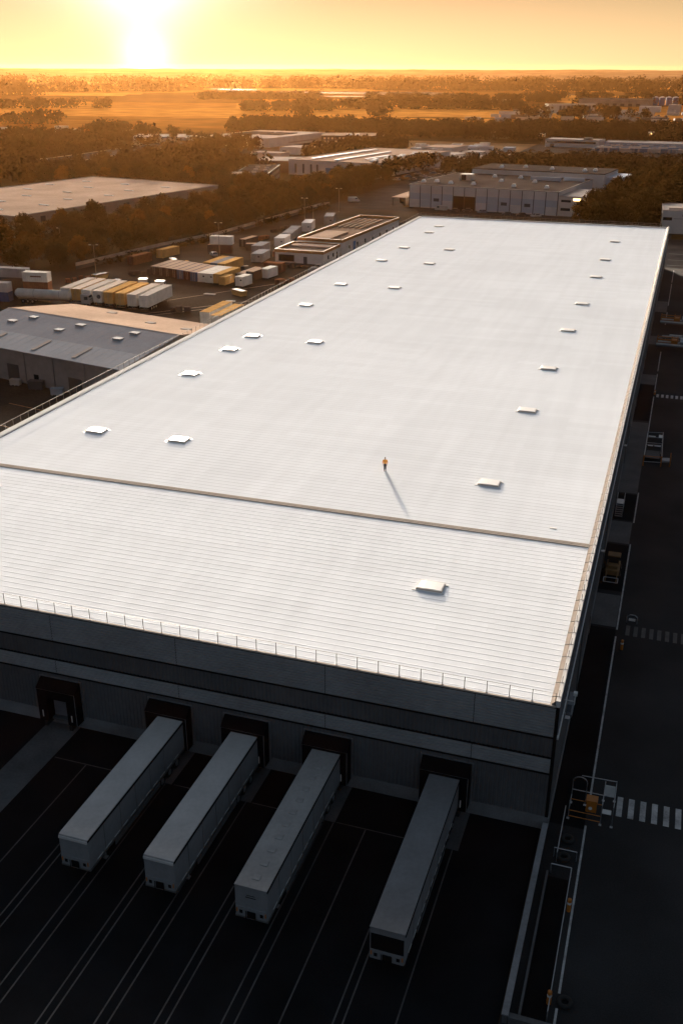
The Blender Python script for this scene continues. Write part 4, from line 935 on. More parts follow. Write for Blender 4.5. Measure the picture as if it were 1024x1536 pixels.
for k, (x, y, m, lab) in enumerate(((-157.5, 254, 'c_tan', 'tan skip by the near end of the precast wall'), (-152.5, 243, 'c_rust', 'rusty skip with a grey load, near the stack of three'), (-148, 247, 'c_dark', 'dark skip beside the rusty one'), (-149, 283, 'c_rust', 'rust brown skip along the precast wall, farthest of the skips'), (-110.5, 246, 'c_tan', 'tan skip on the open yard before the white cabin'))):
    t = thing('skip', lab, 'skip', (x, y, .02), R(70 + 20 * k), 'skips in the container yard')
    b = MB(); b.prism([(-1.9, 0), (1.9, 0), (2.5, 1.3), (-2.5, 1.3)], -.9, .9, 'y'); b.build('body', m, t)
    b = MB(); b.box(-2.55, 2.55, -.98, -.86, 1.2, 1.36); b.box(-2.55, 2.55, .86, .98, 1.2, 1.36); b.build('rim', 'c_rust', t)
    b = MB(); b.box(-2.2, 2.2, -.82, .82, 1.301, 1.42); b.build('load', 'roof_grey' if k == 1 else 'wall_dark', t)
# the double cabin at the head of the wall
container(-147.5, 305, .02, R(-80), 8, 'c_dark', 'dark cabin on the ground under the white one by the wall', 'cabins by the wall')
container(-147, 306.2, 2.62, R(-80), 7.5, 'c_white', 'white cabin stacked on the dark one by the wall', 'cabins by the wall')

def parked_trailer(x, y, rot, m, top, label, L=14.4, group='white trailers parked side by side in the yard', H_=3.95):
    t = thing('semi_trailer', label, 'trailer', (x, y, .02), rot, group); hw = 1.23
    b = MB(); b.box(-hw, hw, 0, L, 1.1, H_); b.build('body', m, t)
    b = MB(); b.box(-hw - .02, hw + .02, -.02, L + .02, H_ + .002, H_ + .06); b.build('roof', top, t)
    for sx in (-1, 1):
        q = MB(); q.box(sx * .6 - .57, sx * .6 + .57, -.04, -.002, 1.2, H_ - .1); dd = q.build('door', m, t)
        q = MB(); q.tube((sx * .2, -.06, 1.25), (sx * .2, -.06, H_ - .2), .025, 5); q.build('locking_bar', 'steel', dd)
        for k in range(3): add_wheel(t, (sx * 1.02, 2.0 + k * 1.3, .5))
        q = MB(); q.box(sx * .85 - .07, sx * .85 + .07, L - 2.6, L - 2.45, 0, 1.1); q.build('landing_leg', 'rail_dark', t)
    q = MB(); q.box(-.6, .6, .3, L - .3, .75, 1.098); q.box(-1.15, 1.15, -.05, .05, .45, .6); q.build('chassis', 'rail_dark', t)
    return t
prow = [(-124.8, 'c_white', 'roof_pale', 'white trailer with a sunlit side at the right end of the parked row'), (-128.3, 'c_white', 'flash_tan', 'grey-doored trailer second from the right end of the parked row'), (-131.8, 'c_tan', 'c_tan', 'tan trailer third from the right end of the parked row'), (-135.2, 'c_tan', 'c_tan', 'tan trailer fourth from the right end of the parked row'),
        (-138.5, 'c_white', 'flash_tan', 'white trailer with a tan roof, fifth from the right of the parked row'), (-142.0, 'c_white', 'roof_pale', 'white trailer with a round dark mark on its door in the parked row'), (-145.2, 'c_tan', 'flash_tan', 'tan trailer second from the left end of the parked row'), (-148.4, 'c_white', 'roof_pale', 'white trailer at the left end of the parked row')]
for k, (x, m, tp, lab) in enumerate(prow):
    t = parked_trailer(x, 220.0 + k * .28, R(3), m, tp, lab)
    if k in (4, 5):
        q = MB(); q.tube((.35, -.05, 2.6), (.35, -.075, 2.6), .55, 14); q.build('marking', 'gap_black' if k == 5 else 'wall_dark', t)
parked_trailer(-102.6, 208.5, R(-1), 'c_white', 'c_tan', 'tan-topped trailer beside the left guard rail, left of two', 12.5, 'trailers beside the left guard rail')
parked_trailer(-98.7, 206, R(-1), 'c_white', 'c_tan', 'tan-topped trailer nearest the left guard rail, right of two', 13, 'trailers beside the left guard rail')
for k, (x, y, L, m, H_, lab) in enumerate(((-130.5, 305.5, 9, 'c_grey', 2.9, 'grey hut nearest in the line along the precast wall'), (-125.3, 293.0, 9, 'c_grey', 2.6, 'grey hut standing beside the low yard building'), (-129.5, 323, 9, 'wall_white', 2.9, 'pale hut second in the line along the precast wall'), (-131.8, 336, 18, 'c_grey', 2.6, 'long grey hut in the line along the precast wall'), (-132.6, 358, 10, 'wall_white', 3.2, 'white hut second from the far end of the line'), (-130.5, 377, 11, 'c_grey', 3.2, 'grey hut at the far end of the line'))):
    container(x, y, .02, R(4 + k * 2), L, m, lab, 'huts in the line along the precast wall', W_=3.6, H_=H_, mark='gap_black')
container(-137.5, 313, .02, R(-70), 7, 'c_dark', 'dark brown low container beside the wall at the yard corner', 'cabins by the wall', H_=2.2)

def pallets(x, y, rot, n, m, label):
    t = thing('pallet_stack', label, 'pallet stack', (x, y, .02), rot, 'stacks and crates lying about the container yard'); r_ = random.Random(int(x * 10) + n)
    for k in range(n):
        w_ = r_.uniform(.9, 1.5); d_ = r_.uniform(.5, .9); h_ = r_.uniform(.6, 1.7); u = k * 1.9 + r_.uniform(-.2, .2); v_ = r_.uniform(-.5, .5)
        b = MB(); b.box(u - w_ / 2, u + w_ / 2, v_ - d_, v_ + d_, .12, h_); b.box(u - w_ / 2 - .04, u + w_ / 2 + .04, v_ - d_ - .04, v_ + d_ + .04, h_ + .002, h_ + .09)
        b.box(u - w_ / 2, u - w_ / 2 + .12, v_ - d_, v_ + d_, 0, .118); b.box(u + w_ / 2 - .12, u + w_ / 2, v_ - d_, v_ + d_, 0, .118); b.build('load', m, t)
for (x, y, rot, n, m, lab) in ((-152, 262, .3, 5, 'c_dark', 'row of dark loads left of the container row'), (-106, 262, 1.2, 4, 'c_rust', 'rusty loads near the guard rail right of the white cabin'), (-103, 281, 1.5, 5, 'c_grey', 'row of grey loads before the low yard building, close to the guard rail'), (-113, 288, .1, 4, 'c_dark', 'dark loads in front of the low yard building'),
        (-124, 305, 1.4, 5, 'c_rust', 'rusty loads along the left wall of the low yard building'), (-146, 275, 1.1, 5, 'c_tan', 'tan loads behind the left end of the container row'), (-163, 246, .8, 5, 'c_rust', 'rusty loads between the stacked containers and the precast wall'), (-118, 222, .2, 3, 'c_dark', 'dark loads right of the parked trailer row'), (-155, 232, .2, 4, 'c_dark', 'dark loads behind the tanker'),
        (-125.5, 330, 1.5, 5, 'c_grey', 'grey loads between the hut line and the long yard building'), (-126, 350, 1.5, 6, 'c_dark', 'dark loads beside the long yard building'), (-124, 372, 1.4, 5, 'c_tan', 'tan loads near the far end of the long yard building'), (-112, 384, .2, 6, 'c_dark', 'dark loads behind the long yard building'), (-96, 340, 1.55, 6, 'c_grey', 'grey loads in the alley beside the guard rail'), (-96, 300, 1.5, 5, 'c_dark', 'dark loads in the alley below the guard rail'), (-142, 330, 1.3, 5, 'c_rust', 'rusty loads along the precast wall by the huts'), (-143.5, 352, 1.4, 6, 'c_dark', 'dark loads along the precast wall past the huts')):
    pallets(x, y, rot, n, m, lab)
for k, (x, y, rot, m, lab) in enumerate(((-160, 276, 80, 'c_rust', 'rusty container lying along the precast wall, nearest of its line'), (-157.5, 290, 80, 'c_tan', 'tan container along the precast wall, second of its line'), (-141, 318, 84, 'c_dark', 'dark container between the precast wall and the first grey hut'), (-117.5, 281.5, -4, 'c_rust', 'rusty short container in front of the low yard building'))):
    container(x, y, .02, R(rot - 90), 9 if k < 3 else 6, m, lab, 'containers along the precast wall')
# tanker and its tractor
t = thing('tanker_trailer', 'dirty white tanker trailer lying parked behind the gabled shed', 'trailer', (-161.5, 219.6, .02), R(8))
b = MB(); b.tube((.5, 0, 2.35), (14.6, 0, 2.25), 1.18, 20); b.tube((14.62, 0, 2.25), (15.3, 0, 2.25), 1.14, 20, r2=.6); b.tube((-.1, 0, 2.35), (.48, 0, 2.35), .7, 20, r2=1.16); b.build('tank', 'c_white', t, smooth=False)
b = MB(); b.ring((12.2, 0, 2.3), 1.18, .05, 'x', 22, 6); b.ring((5.2, 0, 2.33), 1.18, .05, 'x', 22, 6); b.build('tank_band', 'rail_dark', t)
b = MB(); b.box(.6, 14.5, -.5, .5, .8, 1.1); b.build('chassis', 'rail_dark', t)
for k in range(3):
    for sy in (-1, 1):
        o = add_wheel(t, (2.2 + k * 1.3, sy * 1.0, .5)); o.rotation_euler = (0, 0, R(90))
def tractor(x, y, rot, label, m='car_white'):
    t = thing('lorry_tractor', label, 'lorry', (x, y, .02), rot, 'lorry tractors in the yard')
    b = MB(); b.prism([(-1.0, .9), (1.25, .9), (1.35, 1.5), (1.25, 2.2), (1.0, 3.1), (-.95, 3.2), (-1.0, 2.9)], -1.2, 1.2, 'x'); b.build('cab', m, t, bevel=.06)
    b = MB(); b.quad([(-1.05, 1.30, 1.9), (1.05, 1.30, 1.9), (.98, 1.10, 2.85), (-.98, 1.10, 2.85)]); b.box(-1.215, -1.201, -.1, .9, 1.9, 2.7); b.box(1.201, 1.215, -.1, .9, 1.9, 2.7); b.build('window', 'glass', t)
    b = MB(); b.box(-.5, .5, -4.4, -1.02, .65, .95); b.build('chassis', 'rail_dark', t)
    for sx in (-1, 1):
        for yy in (.4, -3.2): add_wheel(t, (sx * 1.0, yy, .5))
    return t
tractor(-141.5, 220.6, R(-82), 'white lorry tractor standing at the end of the tanker')
tractor(-137.8, 243.5, R(20), 'white lorry tractor behind the parked trailer row, left of two')
tractor(-132.0, 242.3, R(10), 'white lorry tractor behind the parked trailer row, right of two')
# bits of litter lying flat in the yard
for k, (x, y, w_, m, lab) in enumerate(((-118.5, 244.5, 1.6, 'c_white', 'white board lying flat on the yard before the container row'), (-109.5, 238, 1.3, 'c_white', 'small white board lying flat near the left guard rail'), (-127, 285, 2.2, 'roof_pale', 'pale sheet lying flat behind the container row'))):
    b = MB(); b.box(-w_, w_, -.5, .5, 0, .10); b.box(-w_ * .8, w_ * .5, -.4, .4, .101, .16); tag(b.build('board', m, None, (x, y, .02), .4 * k), lab, 'board')

# ------------------------------------------------------------------ cars and lorries
CAR = {}
def car(x, y, rot, m, label, group, van=False, z=.03):
    key = (m, van)
    if key in CAR: return dup(CAR[key], (x, y, z), rot, label, group)
    t = thing('van' if van else 'car', label, 'van' if van else 'car', (x, y, z), rot, group)
    b = MB()
    if van: b.prism([(-2.6, .35), (2.6, .35), (2.6, 1.0), (1.9, 1.3), (1.35, 2.2), (-2.55, 2.3), (-2.6, 1.2)], -.98, .98, 'x')
    else: b.prism([(-2.1, .3), (2.1, .3), (2.15, .75), (1.1, .92), (.45, 1.42), (-1.3, 1.45), (-1.95, .95), (-2.15, .85)], -.85, .85, 'x')
    b.build('body', m, t, bevel=.07)
    b = MB()
    if van: b.quad([(-.85, 1.9, 1.36), (.85, 1.9, 1.36), (.8, 1.43, 2.12), (-.8, 1.43, 2.12)]); b.box(-1.0, 1.0, .5, 1.45, 1.35, 1.95)
    else: b.quad([(-.72, 1.09, .96), (.72, 1.09, .96), (.66, .49, 1.40), (-.66, .49, 1.40)]); b.box(-.865, .865, -1.2, .45, .95, 1.33); b.quad([(-.7, -1.94, 1.0), (-.66, -1.36, 1.42), (.66, -1.36, 1.42), (.7, -1.94, 1.0)])
    b.build('window', 'glass', t)
    for sx in (-1, 1):
        for yy in ((1.6, -1.6) if van else (1.3, -1.3)): add_wheel(t, (sx * (.85 if van else .74), yy, .34), .68)
    CAR[key] = t; return t
car(-195.6, 292.5, R(-12), 'car_white', 'white car on the access road in the tree belt', 'cars on the estate roads')
car(-143.2, 448.5, R(-60), 'car_white', 'white van on the road left of the panelled building', 'vans on the estate roads', True)
car(-142.5, 298.5, R(40), 'car_white', 'white car at the edge of the yard by the double cabin', 'cars on the estate roads')
for k, (x, y) in enumerate(((-99, 432), (-93, 431), (-88, 433), (-70, 427), (-64, 426.5), (-58, 426), (-81, 430))):
    car(x, y, R(80 + 9 * k), ['car_white', 'car_dark', 'car_dark', 'car_dark', 'car_dark', 'car_white', 'car_blue'][k], 'car parked below the facade of the panelled building', 'cars below the panelled building', k == 0)
for k in range(14):
    x = -150 + (k % 3) * 7 + k * .4; y = 545 + k * 6
    car(x, y, R(70 + 12 * (k % 4)), ['car_white', 'car_dark', 'car_white', 'car_blue'][k % 4], 'car parked among the trees right of the long white shed', 'cars beside the long white shed')
def lorry(x, y, rot, m, label, group):
    key = ('lorry', m)
    if key in CAR: return dup(CAR[key], (x, y, .07), rot, label, group)
    t = thing('lorry', label, 'lorry', (x, y, .07), rot, group)
    b = MB(); b.box(-1.25, 1.25, -5, 4, 1.0, 3.5); b.build('box_body', m, t)
    b = MB(); b.prism([(4.2, .6), (6.1, .6), (6.15, 1.6), (5.8, 2.7), (4.2, 2.8)], -1.2, 1.2, 'x'); b.build('cab', 'car_white', t)
    b = MB(); b.quad([(-1.05, 6.16, 1.6), (1.05, 6.16, 1.6), (1.0, 5.86, 2.55), (-1.0, 5.86, 2.55)]); b.build('window', 'glass', t)
    for sx in (-1, 1):
        for yy in (-3.2, 4.9): add_wheel(t, (sx * 1.0, yy, .5))
    CAR[key] = t; return t
for k in range(36):
    row, i = divmod(k, 12)
    lorry(-64 + i * 5.2 + row * 1.5, 782 + row * 17, R(86 + (k * 7) % 9), ['car_blue', 'roof_pale', 'car_blue', 'c_grey'][(k * 3 + row) % 4], 'box lorry in the packed rows of the lorry park below the wood', 'lorries in the lorry park')
for k in range(16):
    car(-182 + (k % 8) * 8, 748 + (k // 8) * 22, R(30 * k), ['car_white', 'car_dark'][k % 2], 'car scattered on the sandy lot before the wood', 'cars on the sandy lot')
for k in range(22):
    car(-150 + (k % 11) * 11 + (k % 3), 1385 + (k // 11) * 28, R(80 + 5 * (k % 4)), ['car_white', 'car_dark', 'car_blue'][k % 3], 'car in the far rows beyond the dark wood', 'cars beyond the dark wood')

# ------------------------------------------------------------------ things along the right-hand road
def frame_box(b, x0, x1, y0, y1, z, r=.045):
    for a, c in (((x0, y0), (x1, y0)), ((x1, y0), (x1, y1)), ((x1, y1), (x0, y1)), ((x0, y1), (x0, y0))): b.tube((*a, z), (*c, z), r, 6)
t = thing('access_platform', 'steel access platform with orange rails and a white sign panel beside the warehouse corner', 'platform', (-1.0, 68.6, .01))
for (x, y, h) in ((-1.9, -1.9, 2.1), (-1.9, .4, 2.6), (-.6, .4, 2.6), (1.0, -1.9, 2.3), (1.0, 1.6, 2.3), (2.0, -1.9, 2.3), (2.0, 1.8, 2.4)):
    q = MB(); q.tube((x, y, 0), (x, y, h), .04, 6); q.box(x - .12, x + .12, y - .12, y + .12, 0, .06); q.build('leg', 'steel', t)
q = MB()
for k in range(8):
    a0, a1 = math.pi * k / 8, math.pi * (k + 1) / 8
    q.tube((-1.25 + .65 * math.cos(a0), .4, 2.6 + .55 * math.sin(a0)), (-1.25 + .65 * math.cos(a1), .4, 2.6 + .55 * math.sin(a1)), .045, 6)
q.build('safety_hoop', 'steel', t)
for (a, c, m) in (((-1.9, -1.9, 1.0), (1.0, -1.9, 1.0), 'orange'), ((-1.9, -1.9, .35), (1.0, -1.9, .35), 'orange'), ((-1.9, -.4, 1.1), (1.0, -.4, 1.1), 'orange'), ((-1.9, .4, 1.6), (2.0, .4, 1.6), 'steel'), ((1.0, -1.9, 2.2), (1.0, 1.6, 2.2), 'steel'), ((2.0, -1.9, 2.2), (2.0, 1.8, 2.2), 'steel'), ((-1.2, 1.7, 2.35), (2.0, 1.8, 2.35), 'steel'), ((-1.9, -1.9, 1.0), (-1.9, .4, 1.0), 'steel')):
    q = MB(); q.tube(a, c, .04, 6); q.build('rail', m, t)
q = MB(); q.box(1.05, 1.95, 1.3, 1.36, .9, 2.1); q.build('sign_panel', 'white_paint', t)
q = MB(); q.box(1.05, 1.85, -.9, -.3, .55, .6); q.build('step', 'white_paint', t)
kb = MB(); kb.box(-.45, .5, -1.0, -.85, .5, 1.7); kb.box(-.45, -.33, -.849, -.2, .5, 1.7); kb.box(.38, .5, -.849, -.2, .5, 1.7); kb.box(-.5, .55, -1.05, -.15, 1.702, 1.8); kb.build('control_cabinet', 'orange', t)
kb = MB(); kb.tube((-.05, -1.005, .95), (-.05, -1.05, .95), .17, 12); kb.build('dial', 'white_paint', t)
t.scale = (.88, .88, .88)
t = thing('handrail', 'thin steel handrail running from the access platform towards the dark pit', 'handrail', (-2.95, 61.6, .01))
q = MB(); q.tube((0, 0, 1.0), (0, 5.6, 1.0), .035, 6); q.tube((0, 0, .5), (0, 5.6, .5), .025, 6); q.build('rail', 'steel', t)
for k in range(4):
    q = MB(); q.tube((0, .1 + k * 1.8, 0), (0, .1 + k * 1.8, 1.0), .035, 6); q.build('post', 'steel', t)
# retaining walls round the pit at the corner
t = thing('retaining_wall', 'low concrete retaining wall running from the warehouse corner towards the bottom edge', 'wall', (-4.2, 46.2, .01))
q = MB(); q.box(-.22, .12, 0, 18.6, 0, .75); q.build('wall_face', 'concrete_dark', t); q = MB(); q.box(-.27, .17, -.05, 18.6, .752, .85); q.build('coping', 'concrete', t)
q = MB(); q.box(.7, .85, .4, 14, 0, .35); q.build('inner_kerb', 'concrete_dark', t)
q = MB(); q.box(.171, 2.9, -.05, .35, 0, .7); q.build('end_wall', 'concrete_dark', t)
pit = sheet('pit_shade', rect(-3.3, -1.75, 46.7, 60), 0.0165, mat('pit_shade_paint', (0.008, 0.008, 0.009), 0.95, 0.3, 0.4, spec=0))  # flat sheet painted dark for the pit's shade; the ground is uncut
t = thing('pit_rail', 'low steel rail round the dark pit at the bottom right', 'rail', (-3.2, 46.8, .01))
for a, c in (((0, 13.6, .9), (1.5, 13.6, .9)), ((1.5, 13.6, .9), (1.5, .4, .9)), ((0, 15.4, .9), (1.7, 15.4, .9))):
    q = MB(); q.tube(a, c, .04, 6); q.build('rail', 'steel', t)
for x, y in ((0, 13.6), (1.5, 13.6), (1.5, 9), (1.5, 4.5), (1.5, .4), (0, 15.4), (1.7, 15.4)):
    q = MB(); q.tube((x, y, 0), (x, y, .9), .04, 6); q.build('post', 'steel', t)
for x, y, lab in ((-2.4, 64.3, 'black tyre lying nearest the warehouse corner'), (-2.45, 62.2, 'black tyre lying beside the handrail, nearer the pit'), (-.75, 48.9, 'black tyre lying by the bottom end of the road line')):
    q = MB(); q.ring((0, 0, .16), .38, .16, 'z', 20, 8); o = q.build('tyre', 'rubber', None, (x, y, .012), 0, smooth=True); tag(o, lab, 'tyre')
def bollard(x, y, label, h=1.1):
    t = thing('bollard', label, 'bollard', (x, y, .01), 0, 'orange bollards along the road line')
    q = MB(); q.tube((0, 0, 0), (0, 0, h), .15, 10); q.build('post', 'orange', t); q = MB(); q.tube((0, 0, h + .003), (0, 0, h + .06), .15, 10, r2=.09); q.build('cap', 'orange', t)
    q = MB(); q.tube((0, 0, h * .62), (0, 0, h * .78), .156, 10); q.build('band', 'white_paint', t)
bollard(-.42, 95.0, 'orange bollard just before the second crossing')
bollard(-1.45, 57.0, 'orange bollard beside the dark pit')
bollard(-1.75, 48.6, 'orange bollard at the near end of the pit')
bollard(-1.1, 189.5, 'small orange bollard at the far crossing', .8)
# yellow telehandler by the wall
M['loader_paint'] = mat('loader_paint', (0.16, 0.085, 0.03), 0.7, 0.4, 0.8)
t = thing('telehandler', 'dirty yellow telehandler parked nose-in against the warehouse side wall', 'telehandler', (-2.75, 112.5, .015))
q = MB(); q.box(-.8, .8, -1.6, 1.4, .5, 1.15); q.build('body', 'loader_paint', t, bevel=.05)
q = MB(); q.box(-.75, .75, .1, 1.3, 2.15, 2.28); q.build('cab_roof', 'loader_paint', t, bevel=.04)
q = MB(); q.box(-.6, .6, .2, 1.2, 1.152, 2.149); q.build('cab', 'glass', t)
q = MB(); q.box(-.55, .55, -1.1, -.2, 1.152, 1.5); q.build('engine_cover', 'loader_paint', t)
for sx in (-1, 1):
    for yy in (-1.05, 1.0): add_wheel(t, (sx * .85, yy, .45), .9)
    q = MB(); q.tube((sx * .62, -1.6, 1.0), (sx * .62, -4.2, .9), .06, 6); q.build('boom_arm', 'loader_paint', t)
q = MB(); q.tube((-.8, -4.2, .9), (.8, -4.2, .9), .05, 6); q.tube((-.8, -3.4, 1.1), (.8, -3.4, 1.1), .05, 6); q.tube((-.8, -4.2, .9), (-.8, -3.4, 1.1), .05, 6); q.tube((.8, -4.2, .9), (.8, -3.4, 1.1), .05, 6); q.build('fork_frame', 'steel', t)
t = thing('wall_stair', 'grey steel stair with handrails against the warehouse side wall', 'stair', (-3.9, 130, .015))
for k in range(6):
    q = MB(); q.box(.1, 1.0, k * .28, k * .28 + .26, k * .2, k * .2 + .05); q.build('step', 'steel', t)
q = MB(); q.box(.05, 1.1, 1.7, 3.4, 1.15, 1.22); q.build('landing', 'steel', t)
for x in (.1, 1.05):
    q = MB(); q.tube((x, 0, 1.0), (x, 1.7, 2.2), .03, 6); q.tube((x, 1.7, 2.2), (x, 3.4, 2.2), .03, 6); q.tube((x, 0, 0), (x, 0, 1.0), .03, 6); q.tube((x, 1.7, 0), (x, 1.7, 2.2), .03, 6); q.tube((x, 3.4, 0), (x, 3.4, 2.2), .03, 6); q.build('handrail', 'steel', t)
# stillage racks with orange posts, and flatbed trailers farther on
t = thing('loading_rack', 'grey steel loading rack with orange corner posts on the road line', 'rack', (-1.2, 150.8, .015))
for (x, y) in ((0, 0), (2.6, .4), (0, 6), (2.4, 6.2), (0, 11.5), (2.4, 12), (3.9, .8), (3.9, 2.4)):
    q = MB(); q.tube((x, y, 0), (x, y, 1.7), .09 if y < 2 else .06, 6); q.build('corner_post', 'orange' if y < 3 else 'steel', t)
for a, c, m in (((0, 0, 1.5), (0, 11.5, 1.5), 'white_paint'), ((0, 0, .7), (2.6, .4, .7), 'steel'), ((0, 1.2, 1.2), (2.6, 1.4, 1.2), 'orange'), ((0, 6, 1.4), (2.4, 6.2, 1.4), 'steel'), ((0, 7.5, 1.2), (2.4, 7.7, 1.2), 'steel'), ((0, 11.5, 1.6), (2.4, 12, 1.6), 'steel'), ((0, 10, 1.3), (2.4, 10.2, 1.3), 'steel'), ((2.6, .4, 1.5), (2.4, 12, 1.5), 'steel'), ((2.6, .4, .8), (3.9, .8, .8), 'steel'), ((2.6, 2.2, .8), (3.9, 2.4, .8), 'steel')):
    q = MB(); q.tube(a, c, .05, 6); q.build('rail', m, t)
for (x0, x1, y0, y1, z, m) in ((.15, 2.3, 2.4, 5.8, .5, 'concrete_dark'), (.3, 1.1, 6.6, 7.1, 1.0, 'white_paint'), (1.3, 2.3, 6.7, 7.1, 1.0, 'white_paint'), (1.8, 2.4, 10.3, 11.8, 1.2, 'white_paint'), (.2, 1.3, 10.6, 10.9, 1.2, 'white_paint'), (2.7, 3.8, .9, 2.2, .78, 'clad_side')):
    q = MB(); q.box(x0, x1, y0, y1, z, z + .07); q.build('shelf', m, t)
for y, lab in ((245.5, 'flatbed trailer with an orange stake frame, farther of two on the right road'), (223.5, 'flatbed trailer with an orange stake frame, nearer of two on the right road')):
    t = thing('flatbed_trailer', lab, 'trailer', (-2.4, y, .015), R(-2), 'flatbed trailers on the right road')
    q = MB(); q.box(0, 13, 0, 2.5, 1.0, 1.2); q.build('deck', 'concrete', t)
    for yy in (0, 2.42):
        q = MB(); q.box(0, 13, yy, yy + .08, 1.203, 1.5); q.build('side_rail', 'white_paint', t)
    for xx in (0, 3.0, 4.2):
        for yy in (.1, 2.3):
            q = MB(); q.box(xx, xx + .14, yy, yy + .14, 1.203, 2.7); q.build('stake', 'orange', t)
    for z in (1.6, 2.3):
        q = MB(); q.box(.14, 4.2, 2.31, 2.39, z, z + .16); q.box(.14, 4.2, .11, .19, z, z + .16); q.build('stake_rail', 'orange', t)
    q = MB(); q.box(3.14, 4.19, .25, 2.28, 1.205, 2.2); q.build('tool_box', 'orange', t)
    q = MB(); q.tube((4.8, 1.25, 1.85), (12.6, 1.25, 1.85), .85, 14); q.build('load_drum', 'steel', t)
    for xx in (8.5, 9.9, 11.3):
        for yy in (.35, 2.15):
            o = add_wheel(t, (xx, yy, .5)); o.rotation_euler = (0, 0, R(90))
    q = MB(); q.box(.2, 12.5, .9, 1.6, .7, .998); q.build('chassis', 'rail_dark', t)
t = thing('pallet_trailer', 'low dark drawbar trailer with a white rail between the two flatbeds', 'trailer', (-1.5, 232.5, .015))
q = MB(); q.box(0, 4.5, 0, 1.8, .5, .75); q.build('deck', 'clad_dark', t); q = MB(); q.box(1.6, 4.4, 1.75, 1.9, .752, 1.0); q.build('rail', 'white_paint', t)
for xx in (.8, 3.6):
    for yy in (.2, 1.6):
        o = add_wheel(t, (xx, yy, .3), .6); o.rotation_euler = (0, 0, R(90))
t = thing('road_barrier', 'pale hooped barrier at the near end of the second crossing', 'barrier', (-.3, 100.9, .015))
q = MB(); q.tube((0, 0, 0), (0, 0, .8), .05, 6); q.tube((1.1, 0, 0), (1.1, 0, .8), .05, 6); q.tube((0, 0, .8), (.3, 0, 1.05), .05, 6); q.tube((.3, 0, 1.05), (.8, 0, 1.05), .05, 6); q.tube((.8, 0, 1.05), (1.1, 0, .8), .05, 6); q.build('hoop', 'steel', t)
q = MB(); q.box(.2, .9, -.02, .02, .3, .6); q.build('plate', 'white_paint', t)

# ------------------------------------------------------------------ trees
def crown_mesh(seed, n_clump, n_leaf, leaf, H_, Wd, tall=False):
    r = random.Random(seed); b = MB()
    cl = []
    for k in range(n_clump):
        for _ in range(30):
            a = r.uniform(0, 2 * math.pi); z = r.uniform(.0, 1.0)
            env = math.sin(math.pi * min(1, max(.04, (z * .86 + .12)))) ** .75
            rad = Wd * .5 * env * math.sqrt(r.uniform(.12, 1))
            p = Vector((rad * math.cos(a), rad * math.sin(a), H_ * (.26 + .72 * z)))
            if all((p - q[0]).length > (.55 if _ < 20 else .3) * (q[1]) for q in cl): break
        cl.append((p, Wd * r.uniform(.15, .26)))
    for p, rr in cl:
        for _ in range(n_leaf):
            d = Vector((r.gauss(0, 1), r.gauss(0, 1), r.gauss(.25, 1))).normalized()
            c = p + Vector((d.x, d.y, d.z * .8)) * rr * (r.uniform(.45, 1.12))
            nrm = (d + Vector((r.gauss(0, .6), r.gauss(0, .6), r.gauss(0, .6)))).normalized()
            u = nrm.orthogonal().normalized(); u.rotate(Matrix.Rotation(r.uniform(0, 6.28), 3, nrm)); w_ = nrm.cross(u)
            s1 = leaf * r.uniform(.6, 1.3); s2 = s1 * r.uniform(.5, .9)
            b.quad([c - u * s1, c - w_ * s2 + nrm * s1 * .15, c + u * s1, c + w_ * s2 - nrm * s1 * .15])
            sn = (d * .75 + (c - Vector((0, 0, H_ * .5))).normalized() * .6 + nrm * .35).normalized(); b.n += [tuple(sn)] * 4
    return b, cl
def trunk_mesh(seed, cl, H_):
    r = random.Random(seed); b = MB(); p = Vector((0, 0, 0)); rad = .26
    pts = [(p.copy(), rad)]
    for k in range(5):
        p = p + Vector((r.uniform(-.2, .2), r.uniform(-.2, .2), H_ * .13)); rad *= .8; pts.append((p.copy(), rad))
    for (a, ra), (c, rc) in zip(pts, pts[1:]): b.tube(a, c, ra, 7, r2=rc)
    for q, rr in cl[::2]:
        j = min(range(2, 6), key=lambda i: abs(pts[i][0].z - q.z * .55)); b.tube(pts[j][0], q, pts[j][1] * .55, 5, r2=.03)
    return b
PROTO = []
for k in range(7):
    H_ = [10.5, 9.2, 11.5, 8.6, 12, 9.8, 10.8][k]; Wd = [9.5, 9.0, 8.4, 8.6, 9.6, 7.2, 10.5][k]
    cb_, cl = crown_mesh(100 + k, 30, 84, .40, H_, Wd)
    hold = thing('tree', 'proto', 'tree', (0, 0, 0))
    tb = trunk_mesh(200 + k, cl, H_)
    c_ = cb_.build('crown', 'leaf_bright' if k == 5 else 'leaf', hold); tr_ = tb.build('trunk', 'bark', hold)
    PROTO.append((hold, c_, tr_))
used = [False] * len(PROTO)

